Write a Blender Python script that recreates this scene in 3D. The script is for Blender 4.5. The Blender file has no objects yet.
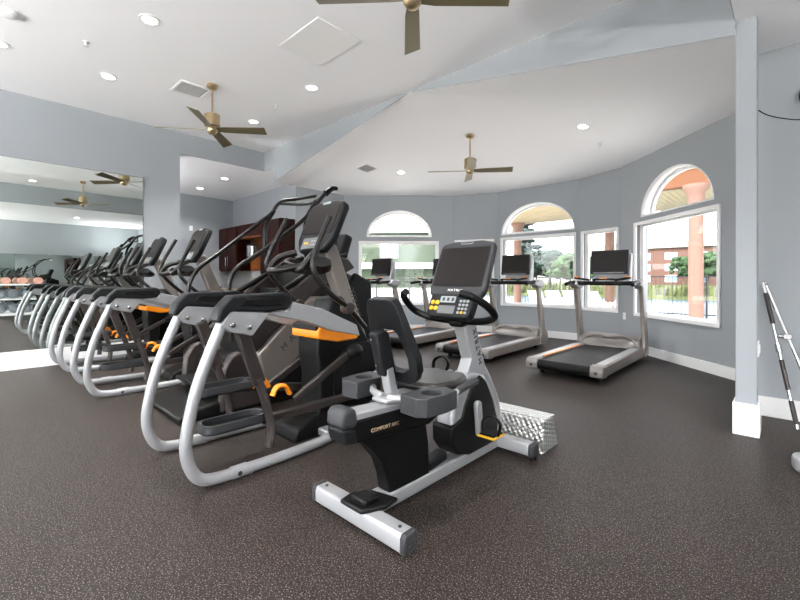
import bpy, bmesh, math, random
from math import radians, sin, cos, pi
from mathutils import Vector, Matrix
random.seed(7)
sc = bpy.context.scene
COL = sc.collection

# ------------------------------------------------------------------ materials
def lin(h):
    h = h.lstrip('#'); v = [int(h[i:i+2], 16)/255 for i in (0, 2, 4)]
    return tuple([(c/12.92 if c <= .04045 else ((c+.055)/1.055)**2.4) for c in v]) + (1,)
def mat(name, color, rough=.5, metal=0., spec=.5, coat=0., bump=0., bscale=60., var=0., vscale=8., trans=0., emit=None, estr=0):
    m = bpy.data.materials.new(name); m.use_nodes = True
    nt = m.node_tree; b = nt.nodes['Principled BSDF']
    c = lin(color) if isinstance(color, str) else tuple(color)+(1,)
    b.inputs['Base Color'].default_value = c
    b.inputs['Roughness'].default_value = rough
    b.inputs['Metallic'].default_value = metal
    b.inputs['Specular IOR Level'].default_value = spec
    b.inputs['Coat Weight'].default_value = coat
    b.inputs['Transmission Weight'].default_value = trans
    if emit:
        b.inputs['Emission Color'].default_value = lin(emit); b.inputs['Emission Strength'].default_value = estr
    tc = nt.nodes.new('ShaderNodeTexCoord')
    if var > 0:
        n = nt.nodes.new('ShaderNodeTexNoise'); n.inputs['Scale'].default_value = vscale; n.inputs['Detail'].default_value = 4
        nt.links.new(tc.outputs['Object'], n.inputs['Vector'])
        mx = nt.nodes.new('ShaderNodeMixRGB'); mx.blend_type = 'MULTIPLY'; mx.inputs[0].default_value = 1
        mx.inputs[1].default_value = c
        r = nt.nodes.new('ShaderNodeValToRGB')
        r.color_ramp.elements[0].position = .3; r.color_ramp.elements[1].position = .7
        r.color_ramp.elements[0].color = (1-var,)*3+(1,); r.color_ramp.elements[1].color = (1, 1, 1, 1)
        nt.links.new(n.outputs['Fac'], r.inputs[0]); nt.links.new(r.outputs[0], mx.inputs[2])
        nt.links.new(mx.outputs[0], b.inputs['Base Color'])
    if bump > 0:
        n2 = nt.nodes.new('ShaderNodeTexNoise'); n2.inputs['Scale'].default_value = bscale; n2.inputs['Detail'].default_value = 3
        nt.links.new(tc.outputs['Object'], n2.inputs['Vector'])
        bp = nt.nodes.new('ShaderNodeBump'); bp.inputs['Strength'].default_value = bump; bp.inputs['Distance'].default_value = .004
        nt.links.new(n2.outputs['Fac'], bp.inputs['Height']); nt.links.new(bp.outputs[0], b.inputs['Normal'])
    return m

M = {}
M['wall'] = mat('painted blue grey wall', '#9ba0a4', .75, bump=.15, bscale=180)
M['ceil'] = mat('white ceiling paint', '#f9f9fb', .85, bump=.35, bscale=14)
M['trim'] = mat('white trim paint', '#f3f3f2', .4)
M['vinyl'] = mat('white vinyl window frame', '#f0f0f0', .35)
M['silver'] = mat('silver powder coat', '#9a9b9d', .36, .35, var=.06, vscale=5)
M['silverd'] = mat('dull silver plastic', '#7c7875', .42, .3, var=.08, vscale=6)
M['champ'] = mat('warm grey metal', '#7d7670', .38, .4)
M['black'] = mat('black moulded plastic', '#0a0a0a', .45, spec=.18, bump=.2, bscale=300)
M['gloss'] = mat('glossy black plastic', '#060607', .25, spec=.3)
M['dgrey'] = mat('dark grey plastic', '#17181a', .48, spec=.18, bump=.15, bscale=300)
M['mgrey'] = mat('mid grey plastic', '#303133', .45, spec=.25)
M['brown'] = mat('brown grey painted steel', '#332d2b', .42, .3)
M['rail'] = mat('dark satin handrail tube', '#171514', .32, .4)
M['orange'] = mat('orange plastic', '#f08a10', .38)
M['yellow'] = mat('yellow rubber trim', '#d8a51c', .5)
M['screen'] = mat('dark glossy screen', '#1c1818', .4, spec=.12)
M['lcd'] = mat('pale lcd strip', '#8b9294', .3)
M['keys'] = mat('grey keypad', '#5c5e60', .4)
M['white'] = mat('white print', '#e8e8e8', .5)
M['darkprint'] = mat('dark print', '#2c2a2a', .5)
M['vinylpad'] = mat('black vinyl upholstery', '#111214', .4, spec=.3, bump=.5, bscale=120)
M['seat'] = mat('dark brown saddle vinyl', '#1b1816', .33, bump=.3, bscale=200)
M['bolt'] = mat('bright chrome bolt', '#c9c9c9', .15, 1)
M['chrome'] = mat('chrome bar', '#d0d0d0', .18, 1)
M['brass'] = mat('brushed brass fan metal', '#b9a583', .3, .85)
M['blade'] = mat('olive bronze fan blade', '#7d7459', .4, .45)
M['belt'] = mat('black treadmill belt', '#0f0e10', .5, spec=.15, bump=.4, bscale=150, var=.3, vscale=12)
M['wood'] = mat('dark cherry cabinet wood', '#2a0d08', .4, spec=.12, var=.4, vscale=6)
M['woodlight'] = mat('golden shelf wood', '#8a4e1c', .4, var=.3, vscale=9)
M['counter'] = mat('tan laminate counter', '#a58c72', .4, var=.3, vscale=30)
M['steel'] = mat('brushed steel', '#b4b4b6', .25, .9)
M['green'] = mat('yellow green glass', '#8f9a2a', .2)
M['vent'] = mat('grey vent metal', '#d8d8d8', .5)
M['ventd'] = mat('grey duct interior', '#c9c9cb', .8)
M['mirror'] = mat('mirror glass', (.80, .85, .82), .0, 1)
M['column'] = mat('pale terracotta stucco', '#6c5247', .8, bump=.3, bscale=40)
M['fascia'] = mat('orange terracotta fascia', '#57300f', .8)
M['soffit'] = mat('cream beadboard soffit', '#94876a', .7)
M['deckpale'] = mat('pale concrete deck', '#e3ded5', .85, var=.12, vscale=2)
M['grass'] = mat('yellow green grass', '#515a2c', .9, var=.45, vscale=.7)
M['water'] = mat('lake water', '#3f546c', .25, spec=.8, bump=.4, bscale=2)
M['pool'] = mat('turquoise pool water', '#3f9aa2', .05, spec=.8)
M['fence'] = mat('black iron fence', '#25272a', .5)
M['leaf'] = mat('tree foliage', '#2a4522', .9, var=.5, vscale=1.5)
M['leafd'] = mat('dark tree foliage', '#1f3430', .9, var=.5, vscale=1.5)
M['bark'] = mat('tree bark', '#5b4a3a', .9)
M['greenwall'] = mat('sage green stucco', '#303c29', .85)
M['bandwhite'] = mat('white stucco band', '#eef0f0', .8)
M['winblue'] = mat('bluish window pane', '#6f8ba6', .15)
M['roof'] = mat('grey shingle roof', '#6c6f68', .9, var=.2, vscale=.5)
M['lounge'] = mat('white lounger sling', '#f3f3f0', .7)
M['pink'] = mat('pink foam', '#d9a392', .8, var=.2, vscale=12)
M['ball'] = mat('blue grey rubber', '#8b9099', .6, var=.3, vscale=10)
M['bulb'] = mat('glowing lamp lens', '#ffffff', .5, emit='#fff6ea', estr=9)

# brick
def brickmat():
    m = mat('red brick facade', '#a2523f', .9); nt = m.node_tree
    b = nt.nodes['Principled BSDF']; t = nt.nodes.new('ShaderNodeTexBrick'); tc = nt.nodes.new('ShaderNodeTexCoord')
    t.inputs['Color1'].default_value = lin('#451a13'); t.inputs['Color2'].default_value = lin('#401a13'); t.inputs['Mortar'].default_value = lin('#553c34')
    t.inputs['Scale'].default_value = 1.5
    nt.links.new(tc.outputs['Object'], t.inputs['Vector']); nt.links.new(t.outputs[0], b.inputs['Base Color']); return m
M['brick'] = brickmat()

# rubber floor with flecks
def floormat():
    m = bpy.data.materials.new('speckled black rubber floor'); m.use_nodes = True
    nt = m.node_tree; b = nt.nodes['Principled BSDF']; tc = nt.nodes.new('ShaderNodeTexCoord')
    v = nt.nodes.new('ShaderNodeTexNoise'); v.inputs['Scale'].default_value = 175; v.inputs['Detail'].default_value = 1.5
    v2 = nt.nodes.new('ShaderNodeTexNoise'); v2.inputs['Scale'].default_value = 60; v2.inputs['Detail'].default_value = 2
    for n in (v, v2): nt.links.new(tc.outputs['Object'], n.inputs['Vector'])
    r = nt.nodes.new('ShaderNodeValToRGB'); r.color_ramp.elements[0].position = .58; r.color_ramp.elements[1].position = .66
    nt.links.new(v.outputs['Fac'], r.inputs[0])
    r2 = nt.nodes.new('ShaderNodeValToRGB'); r2.color_ramp.elements[0].position = .35; r2.color_ramp.elements[1].position = .68
    r2.color_ramp.elements[0].color = lin('#0f0d0c'); r2.color_ramp.elements[1].color = lin('#231d1b')
    nt.links.new(v2.outputs['Fac'], r2.inputs[0])
    mx = nt.nodes.new('ShaderNodeMixRGB'); mx.inputs[2].default_value = lin('#7b6f67')
    nt.links.new(r.outputs[0], mx.inputs[0]); nt.links.new(r2.outputs[0], mx.inputs[1])
    nt.links.new(mx.outputs[0], b.inputs['Base Color'])
    b.inputs['Roughness'].default_value = .5; b.inputs['Specular IOR Level'].default_value = .2
    bp = nt.nodes.new('ShaderNodeBump'); bp.inputs['Strength'].default_value = .5; bp.inputs['Distance'].default_value = .003
    nt.links.new(v2.outputs['Fac'], bp.inputs['Height']); nt.links.new(bp.outputs[0], b.inputs['Normal'])
    return m
M['floor'] = floormat()
# diamond plate
def diamond():
    m = bpy.data.materials.new('aluminium tread plate'); m.use_nodes = True
    nt = m.node_tree; b = nt.nodes['Principled BSDF']; tc = nt.nodes.new('ShaderNodeTexCoord')
    ck = nt.nodes.new('ShaderNodeTexVoronoi'); ck.inputs['Scale'].default_value = 42; ck.inputs['Randomness'].default_value = .15
    mp = nt.nodes.new('ShaderNodeMapping'); mp.inputs['Rotation'].default_value = (.3, .5, .78)
    nt.links.new(tc.outputs['Object'], mp.inputs[0]); nt.links.new(mp.outputs[0], ck.inputs['Vector'])
    b.inputs['Base Color'].default_value = lin('#cfcfcd'); b.inputs['Metallic'].default_value = .8; b.inputs['Roughness'].default_value = .3
    bp = nt.nodes.new('ShaderNodeBump'); bp.inputs['Strength'].default_value = 1; bp.inputs['Distance'].default_value = .012; bp.invert = True
    nt.links.new(ck.outputs['Distance'], bp.inputs['Height']); nt.links.new(bp.outputs[0], b.inputs['Normal'])
    return m
M['tread'] = diamond()
# window glass: thin clear pane
def glassmat():
    m = bpy.data.materials.new('clear window glass'); m.use_nodes = True
    nt = m.node_tree; nt.nodes.clear(); o = nt.nodes.new('ShaderNodeOutputMaterial')
    t = nt.nodes.new('ShaderNodeBsdfTransparent'); g = nt.nodes.new('ShaderNodeBsdfGlossy'); g.inputs['Roughness'].default_value = .0
    mx = nt.nodes.new('ShaderNodeMixShader')
    mx.inputs[0].default_value = .035; nt.links.new(t.outputs[0], mx.inputs[1]); nt.links.new(g.outputs[0], mx.inputs[2])
    nt.links.new(mx.outputs[0], o.inputs[0]); return m
M['glass'] = glassmat()

# ------------------------------------------------------------------ builders
def tag(o, label=None, cat=None, group=None, kind=None):
    if label: o['label'] = label
    if cat: o['category'] = cat
    if group: o['group'] = group
    if kind: o['kind'] = kind
    return o
def empty(name, loc, rz=0, **k):
    o = bpy.data.objects.new(name, None); COL.objects.link(o); o.location = loc; o.rotation_euler = (0, 0, rz)
    o.empty_display_size = .1
    return tag(o, **k)
def obj(name, bm, m, parent=None, bev=0., smooth=True, seg=2, **k):
    bmesh.ops.recalc_face_normals(bm, faces=bm.faces)
    me = bpy.data.meshes.new(name); bm.to_mesh(me); bm.free()
    ms = m if isinstance(m, list) else [m]
    for x in ms: me.materials.append(M[x])
    if smooth:
        for p in me.polygons: p.use_smooth = True
        try: me.set_sharp_from_angle(angle=radians(38))
        except Exception: pass
    o = bpy.data.objects.new(name, me); COL.objects.link(o)
    if parent: o.parent = parent
    if bev > 0:
        b = o.modifiers.new('bevel', 'BEVEL'); b.width = bev; b.segments = seg; b.limit_method = 'ANGLE'; b.angle_limit = radians(40)
        b.harden_normals = False
    return tag(o, **k)
def B(): return bmesh.new()
def box(bm, c, s, rot=None):
    r = bmesh.ops.create_cube(bm, size=1)
    mt = Matrix.Translation(c) @ (rot.to_4x4() if rot else Matrix()) @ Matrix.Diagonal((s[0], s[1], s[2], 1))
    bmesh.ops.transform(bm, matrix=mt, verts=r['verts']); return r['verts']
def prism(bm, pts, axis, a0, a1, skew=0):
    """extrude a 2D outline; axis 'x': pts are (y,z); 'z': pts (x,y); 'y': pts (x,z)"""
    def P(p, a):
        return (a, p[0], p[1]) if axis == 'x' else ((p[0], p[1], a) if axis == 'z' else (p[0], a, p[1]))
    v0 = [bm.verts.new(P(p, a0)) for p in pts]; v1 = [bm.verts.new(P(p, a1)) for p in pts]
    n = len(pts)
    bm.faces.new(v0); bm.faces.new(v1[::-1])
    for i in range(n): bm.faces.new((v0[i], v0[(i+1) % n], v1[(i+1) % n], v1[i]))
def spline(pts, n=8, closed=False):
    P = [Vector(p) for p in pts]; out = []
    N = len(P); rng = N if closed else N-1
    for i in range(rng):
        if closed: p0, p1, p2, p3 = P[(i-1) % N], P[i], P[(i+1) % N], P[(i+2) % N]
        else: p0 = P[i-1] if i > 0 else P[0]*2-P[1]; p1, p2 = P[i], P[i+1]; p3 = P[i+2] if i+2 < N else P[-1]*2-P[-2]
        for k in range(n):
            t = k/n
            out.append(.5*((2*p1)+(-p0+p2)*t+(2*p0-5*p1+4*p2-p3)*t*t+(-p0+3*p1-3*p2+p3)*t**3))
    if not closed: out.append(P[-1])
    return out
def tube(bm, pts, r, seg=12, sm=6, closed=False, flat=1., r1=None):
    pts = spline(pts, sm, closed) if sm > 1 else [Vector(p) for p in pts]
    n = len(pts); rings = []; up = None
    for i, p in enumerate(pts):
        if closed: t = pts[(i+1) % n]-pts[i-1]
        else: t = pts[min(i+1, n-1)]-pts[max(i-1, 0)]
        t.normalize()
        if up is None:
            up = Vector((0, 0, 1)) if abs(t.z) < .9 else Vector((1, 0, 0))
        up = (up-t*up.dot(t))
        if up.length < 1e-4: up = t.orthogonal()
        up.normalize(); s = t.cross(up)
        rr = r if r1 is None else r+(r1-r)*i/(n-1)
        rings.append([bm.verts.new(p+up*(rr*cos(a))+s*(rr*flat*sin(a))) for a in [2*pi*k/seg for k in range(seg)]])
    m = n if closed else n-1
    for i in range(m):
        a, b = rings[i], rings[(i+1) % n]
        for k in range(seg): bm.faces.new((a[k], a[(k+1) % seg], b[(k+1) % seg], b[k]))
    if not closed: bm.faces.new(rings[0][::-1]); bm.faces.new(rings[-1])
def bar(bm, a, b, w, h, up=(0, 0, 1)):
    a, b = Vector(a), Vector(b); t = (b-a); L = t.length; t.normalize()
    u = Vector(up); u = u-t*u.dot(t); u.normalize(); s = t.cross(u)
    rot = Matrix((s, t, u)).transposed()
    box(bm, (a+b)/2, (w, L, h), rot)
def cyl(bm, c, r, h, axis='z', seg=24, r2=None):
    rot = {'z': Matrix(), 'x': Matrix.Rotation(pi/2, 4, 'Y'), 'y': Matrix.Rotation(-pi/2, 4, 'X')}[axis]
    bmesh.ops.create_cone(bm, cap_ends=True, segments=seg, radius1=r, radius2=r if r2 is None else r2, depth=h, matrix=Matrix.Translation(c) @ rot)
def cyl2(bm, a, b, r, seg=20, r2=None):
    a, b = Vector(a), Vector(b); d = b-a
    q = Vector((0, 0, 1)).rotation_difference(d.normalized()).to_matrix().to_4x4()
    bmesh.ops.create_cone(bm, cap_ends=True, segments=seg, radius1=r, radius2=r if r2 is None else r2, depth=d.length, matrix=Matrix.Translation((a+b)/2) @ q)
def ball(bm, c, r, s=(1, 1, 1), sub=3):
    bmesh.ops.create_icosphere(bm, subdivisions=sub, radius=r, matrix=Matrix.Translation(c) @ Matrix.Diagonal((s[0], s[1], s[2], 1)))
def lathe(bm, prof, c=(0, 0, 0), seg=24):
    rings = []
    for r, z in prof:
        rings.append([bm.verts.new((c[0]+r*cos(2*pi*k/seg), c[1]+r*sin(2*pi*k/seg), c[2]+z)) for k in range(seg)])
    for a, b in zip(rings, rings[1:]):
        for k in range(seg): bm.faces.new((a[k], a[(k+1) % seg], b[(k+1) % seg], b[k]))
    bm.faces.new(rings[0][::-1]); bm.faces.new(rings[-1])
def rrect(cx, cy, w, h, r, n=5):
    pts = []
    for sx, sy, a0 in ((1, 1, 0), (-1, 1, pi/2), (-1, -1, pi), (1, -1, 3*pi/2)):
        for k in range(n+1):
            a = a0+pi/2*k/n; pts.append((cx+sx*(w/2-r)+r*cos(a), cy+sy*(h/2-r)+r*sin(a)))
    return pts
def holed(outer, holes, th):
    """flat plate with holes as a mesh, in xy, thickness th centred on z=0"""
    cu = bpy.data.curves.new('plate', 'CURVE'); cu.dimensions = '2D'; cu.fill_mode = 'BOTH'; cu.extrude = th/2
    for poly in [outer]+holes:
        s = cu.splines.new('POLY'); s.points.add(len(poly)-1)
        for i, p in enumerate(poly): s.points[i].co = (p[0], p[1], 0, 1)
        s.use_cyclic_u = True
    o = bpy.data.objects.new('plate', cu); me = bpy.data.meshes.new_from_object(o)
    bm = B(); bm.from_mesh(me); bmesh.ops.remove_doubles(bm, verts=bm.verts, dist=1e-5)
    bpy.data.objects.remove(o); bpy.data.curves.remove(cu); bpy.data.meshes.remove(me)
    return bm
def text(name, s, size, m, parent, loc, rot, ext=.0015, sx=1., space=1.):
    cu = bpy.data.curves.new('t', 'FONT'); cu.body = s; cu.size = size; cu.extrude = ext; cu.space_character = space
    cu.align_x = 'CENTER'; cu.align_y = 'CENTER'
    o = bpy.data.objects.new('t', cu); me = bpy.data.meshes.new_from_object(o)
    me.name = name; bpy.data.objects.remove(o)
    me.materials.clear(); me.materials.append(M[m])
    for v in me.vertices: v.co.x *= sx
    q = bpy.data.objects.new(name, me); COL.objects.link(q); q.parent = parent
    q.matrix_local = Matrix.Translation(loc) @ rot.to_4x4()
    return q
def basis(xa, ya):
    xa = Vector(xa).normalized(); ya = Vector(ya); ya = (ya-xa*ya.dot(xa)).normalized(); z = xa.cross(ya)
    return Matrix((xa, ya, z)).transposed()
def kids(o): return [c for c in COL.objects if c.parent == o]
def copy_tree(o, parent=None):
    c = o.copy(); COL.objects.link(c)
    if parent: c.parent = parent
    for ch in kids(o): copy_tree(ch, c)
    return c

# ------------------------------------------------------------------ camera
cam = bpy.data.cameras.new('camera'); co = bpy.data.objects.new('camera', cam); COL.objects.link(co)
co.location = (0, 0, 1.12); co.rotation_euler = (radians(90), 0, radians(43.3))
cam.sensor_width = 36; cam.lens = 414/800*36; cam.shift_y = -20/800; cam.clip_end = 1000
sc.camera = co

# ------------------------------------------------------------------ room shell
XM = -7.04; YF = 3.84; ZC = 3.47; ZR = 3.75
C = [(-.296, 5.786), (-2.049, 7.539), (-2.863, 7.876), (-4.556, 7.876), (-5.453, 7.504), (-7.16, 5.797), (-7.16, 4.58)]
XR = 3.7; YB = -5.0; XP = -9.94
S = dict(kind='structure')
# floor
bm = B(); prism(bm, [(XP-.1, YB-.2), (XR+.2, YB-.2), (XR+.2, 4.6)]+[(-.2, 4.6)]+[(x, y) for x, y in C]+[(-9.94-.1, 4.6)], 'z', -.12, 0)
obj('floor', bm, 'floor', smooth=False, **S)
# main tray ceiling
bm = B(); box(bm, ((XM-.29)/2, (-3.5+YF)/2, ZC+.05), (abs(XM)-.29+.3, YF+3.5+.1, .1)); obj('ceiling', bm, 'ceil', smooth=False, **S)
# bay ceiling fan of facets
def slab(bm, tris, th=.06):
    for t in tris:
        v0 = [bm.verts.new(p) for p in t]; v1 = [bm.verts.new((p[0], p[1], p[2]+th)) for p in t]
        bm.faces.new(v0); bm.faces.new(v1[::-1])
        for i in range(len(t)): bm.faces.new((v0[i], v0[(i+1) % len(t)], v1[(i+1) % len(t)], v1[i]))
ZW = 2.99
pk = (-3.45, YF, 3.455); spR = (-.29, YF, 2.89); spL = (-6.60, YF, 2.89)
Cp = [(x, y, ZW) for x, y in C]
# subdivide for a soft vault
bm = B(); vc = {}
def vert(p):
    k = tuple(round(q, 4) for q in p)
    if k not in vc: vc[k] = bm.verts.new(p)
    return vc[k]
rim = [spR]+Cp+[spL]
NS = 8
def rp(p, t):
    return tuple(pk[i]+(p[i]-pk[i])*t for i in range(3))
dense = []
for a, b in zip(rim, rim[1:]):
    for k in range(4): dense.append(tuple(a[i]+(b[i]-a[i])*k/4 for i in range(3)))
dense.append(rim[-1])
for a, b in zip(dense, dense[1:]):
    for k in range(NS):
        t0, t1 = k/NS, (k+1)/NS
        if k == 0: bm.faces.new((vert(pk), vert(rp(a, t1)), vert(rp(b, t1))))
        else: bm.faces.new((vert(rp(a, t0)), vert(rp(a, t1)), vert(rp(b, t1)), vert(rp(b, t0))))
ex = bmesh.ops.extrude_face_region(bm, geom=bm.faces[:])
bmesh.ops.translate(bm, verts=[v for v in ex['geom'] if isinstance(v, bmesh.types.BMVert)], vec=(0, 0, .06))
o = obj('ceiling', bm, 'ceil', **S)
# alcove ceiling, slightly sloping
bm = B(); slab(bm, [[(XM-.045, YB, 3.13), (XM-.045, 3.85, 3.13), (XP-.1, 3.85, 3.06), (XP-.1, YB, 3.06)],
                    [(XM-.045, 3.85, 3.13), (-6.62, 3.85, 3.13), (-7.16, 4.7, 3.04)], [(XM-.045, 3.85, 3.13), (-7.16, 4.7, 3.04), (XP-.1, 4.7, 3.05)], [(XM-.045, 3.85, 3.13), (XP-.1, 4.7, 3.05), (XP-.1, 3.85, 3.06)]])
slab(bm, [[(-6.60, YF, 2.89), (-6.62, YF+.01, 2.89), (-7.17, 4.58, 2.985), (-7.16, 4.57, 2.985)]], .25)
obj('ceiling', bm, 'ceil', smooth=False, **S)
# right / rear lower ceiling
bm = B(); slab(bm, [[(-.29, YB, 3.0), (XR+.1, YB, 3.0), (XR+.1, 4.7, 3.0), (-.29, 4.7, 3.0)], [(XM, YB, 3.0), (-.29, YB, 3.0), (-.29, -3.5, 3.0), (XM, -3.5, 3.0)]])
obj('ceiling', bm, 'ceil', smooth=False, **S)
# beam faces of the tray
bm = B(); prism(bm, [(XM, 3.13), (-6.70, 3.11), (-6.60, 2.89), (-3.45, 3.455), (-.29, 2.89), (-.29, 3.5), (XM, 3.5)], 'y', YF-.006, YF-.0005)
obj('wall_front', bm, 'wall', smooth=False, **S)
bm = B(); box(bm, (XM-.06, (YF-3.5)/2, (3.13+ZC+.03)/2), (.06, YF+3.5+.05, ZC+.03-3.13)); obj('wall_left', bm, 'wall', smooth=False, **S)
bm = B(); box(bm, (-.297+.05, (YF-3.5)/2+.02, (3.001+ZC)/2), (.1, YF+3.5+.05, ZC-3.001)); obj('wall_right', bm, 'wall', smooth=False, **S)
bm = B(); box(bm, ((XM-.29)/2, -3.55, (3.005+ZC)/2), (abs(XM)-.29, .1, ZC-3.005)); obj('wall_back', bm, 'wall', smooth=False, **S)
# mirror wall, its return and alcove walls
bm = B(); box(bm, (XM-.1, (YB+2.385)/2, 3.13/2), (.2, 2.385-YB, 3.13)); obj('wall_left', bm, 'wall', smooth=False, **S)
bm = B(); box(bm, (XP-.06, (YB+4.7)/2, 1.6), (.12, 4.7-YB, 3.3)); obj('wall_left', bm, 'wall', smooth=False, **S)
bm = B(); box(bm, ((XP-7.165)/2, 4.575+.06, 1.6), (-7.165-XP, .12, 3.3)); obj('wall_front', bm, 'wall', smooth=False, **S)
# right wall, and wall beyond pillar
bm = B(); box(bm, ((XR+.1-.27)/2, 4.56+.06, 1.6), (XR+.37, .12, 3.2)); obj('wall_front', bm, 'wall', smooth=False, **S)
bm = B(); box(bm, (XR+.06, (YB+4.7)/2, 1.6), (.12, 4.7-YB, 3.3)); obj('wall_right', bm, 'wall', smooth=False, **S)
bm = B(); prism(bm, [(YF+.04, 0), (YF+.22, 0), (YF+.22, 3.0), (YF+.04, 3.0)], 'x', -.292, -.172)
o = obj('wall_pillar', bm, 'wall', smooth=False, bev=.006, **S); o.name = 'wall_right'
bm = B(); prism(bm, [(4.57, 0), (5.80, 0), (5.80, 3.3), (4.57, 3.3)], 'x', -.29, -.15); obj('wall_right', bm, 'wall', smooth=False, **S)
# rear wall with three wide window openings
def wall_seg(name, A, Bp, z0, z1, holes, th=.2, out=1, m='wall'):
    A = Vector((A[0], A[1], 0)); Bv = Vector((Bp[0], Bp[1], 0)); u = (Bv-A); L = u.length; u.normalize()
    bm = holed([(0, z0), (L, z0), (L, z1), (0, z1)], holes, th)
    n = u.cross(Vector((0, 0, 1)))*out
    mt = Matrix.Translation(A+n*(th/2)) @ Matrix((u, Vector((0, 0, 1)), u.cross(Vector((0, 0, 1))))).transposed().to_4x4()
    bmesh.ops.transform(bm, matrix=mt, verts=bm.verts)
    obj(name, bm, m, smooth=False, **S)
    return A, u, n
def rect(a, b, z0, z1): return [(a, z0), (b, z0), (b, z1), (a, z1)]
def arch(a, b, z0, h, n=24, k=0):
    cx, r = (a+b)/2, (b-a)/2-k
    return [(cx+r*cos(pi*i/n), z0+k+(h-2*k)*sin(pi*i/n)) for i in range(n+1)]
wn = [0]
def window(A, u, n, outline, inner, depth=.12, fw=.045, label=None):
    """frame ring + glass, set depth behind the wall face"""
    wn[0] += 1
    nm = 'window_%d' % wn[0]
    w = Vector((0, 0, 1))
    mt = lambda d: Matrix.Translation(A+n*d) @ Matrix((u, w, u.cross(w))).transposed().to_4x4()
    e = empty(nm, A+u*outline[0][0]+Vector((0, 0, min(p[1] for p in outline))), kind='structure')
    inv = Matrix.Translation(-e.location)
    bm = holed(outline, [inner], .05); bmesh.ops.transform(bm, matrix=inv @ mt(depth), verts=bm.verts); obj('window_frame', bm, 'vinyl', e, smooth=False)
    bm = holed(inner, [], .006); bmesh.ops.transform(bm, matrix=inv @ mt(depth+.005), verts=bm.verts); obj('window_pane', bm, 'glass', e, smooth=False)
    return e, inv, mt
def rect_window(A, u, n, a, b, z0, z1, depth=.1):
    e, inv, mt = window(A, u, n, rect(a, b, z0, z1), rect(a+.05, b-.05, z0+.05, z1-.05), depth)
    # casing flush with wall face
    bm = holed(rect(a-.012, b+.012, z0-.012, z1+.012), [rect(a+.03, b-.03, z0+.03, z1-.03)], .03)
    bmesh.ops.transform(bm, matrix=inv @ mt(-.008), verts=bm.verts); obj('casing', bm, 'trim', e, smooth=False)
    bm = holed(rect(a-.005, b+.005, z0-.02, z0+.018), [], .16); bmesh.ops.transform(bm, matrix=inv @ mt(.055), verts=bm.verts); obj('window_sill', bm, 'trim', e, smooth=False)
def arch_window(A, u, n, a, b, z0, h, depth=.16):
    e, inv, mt = window(A, u, n, arch(a, b, z0, h), arch(a, b, z0, h, k=.055), depth)
    bm = holed(arch(a, b, z0, h), [arch(a, b, z0, h, k=.02)], .18); bmesh.ops.transform(bm, matrix=inv @ mt(.085), verts=bm.verts); obj('jamb_liner', bm, 'trim', e, smooth=False)
def seg(i, rects, arches, dep=.1):
    A, Bq = C[i], C[i+1]
    # tiny holes inset so frames cover the cut
    A3, u, n = wall_seg('wall_front', A, Bq, 0, 3.3, [rect(*r) for r in rects]+[arch(*a) for a in arches], out=1)
    # n must point outwards (away from the room centre)
    for r in rects: rect_window(A3, u, n, *r, depth=dep)
    for a in arches: arch_window(A3, u, n, *a)
    # baseboard
    L = (Vector(Bq)-Vector(A)).length
    bm = B(); box(bm, (L/2, .0, .065), (L, .02, .13)); w = Vector((0, 0, 1))
    bmesh.ops.transform(bm, matrix=Matrix.Translation(A3-n*.011) @ Matrix((u, n, w)).transposed().to_4x4(), verts=bm.verts)
    obj('baseboard_front', bm, 'trim', smooth=False, **S)
seg(0, [(.42, 2.08, .58, 2.0)], [(.51, 1.94, 2.08, .59)])
seg(1, [(.05, .80, .59, 2.0)], [])
seg(2, [(.06, 1.60, .60, 2.0)], [(.07, 1.60, 2.07, .6)])
seg(3, [(.08, .92, .59, 1.99)], [])
seg(4, [(.33, 2.08, .59, 1.97)], [(.47, 1.92, 2.07, .59)])
seg(5, [(.12, .85, .59, 1.98)], [])
A3, u, n = wall_seg('wall_back', (XR, YB), (XP, YB), 0, 3.3, [rect(a, a+2.3, .3, 2.7) for a in (.3, 2.9, 5.5, 8.1)], out=-1)
if n.y > 0: n = -n
for a in (.3, 2.9, 5.5, 8.1): rect_window(A3, u, n, a, a+2.3, .3, 2.7)
# roof slab closes everything overhead
bm = B(); prism(bm, [(XP-.3, YB-.4), (XR+.4, YB-.4), (XR+.4, 4.9), (-.1, 4.9), (-.1, 5.9), (-1.95, 7.75), (-2.8, 8.1), (-4.6, 8.1), (-5.6, 7.75), (-7.4, 5.95), (-7.4, 4.9), (XP-.3, 4.9)], 'z', 3.56, 3.8)
obj('ceiling', bm, 'ceil', smooth=False, **S)
# baseboards
def bb(name, c, s): bm = B(); box(bm, c, s); obj(name, bm, 'trim', smooth=False, bev=.004, **S)
bb('baseboard_left', (XM+.008, (YB+2.385)/2, .115/1), (.016, 2.385-YB, .23))
bb('baseboard_front', ((XR-.26)/2, 4.55, .08), (XR+.26, .02, .16))
bb('baseboard_front', ((XP-7.16)/2, 4.57, .08), (-7.16-XP, .02, .16))
bb('baseboard_left', (XP+.01, 0, .08), (.02, 9, .16))
bb('baseboard_right', (XR-.01, 0, .08), (.02, 9, .16))
bb('baseboard_right', (-.232, YF+.13, .115), (.152, .21, .23))
bb('trim_1', (-.29-.01, 5.17, .065), (.02, 1.2, .13))

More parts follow.
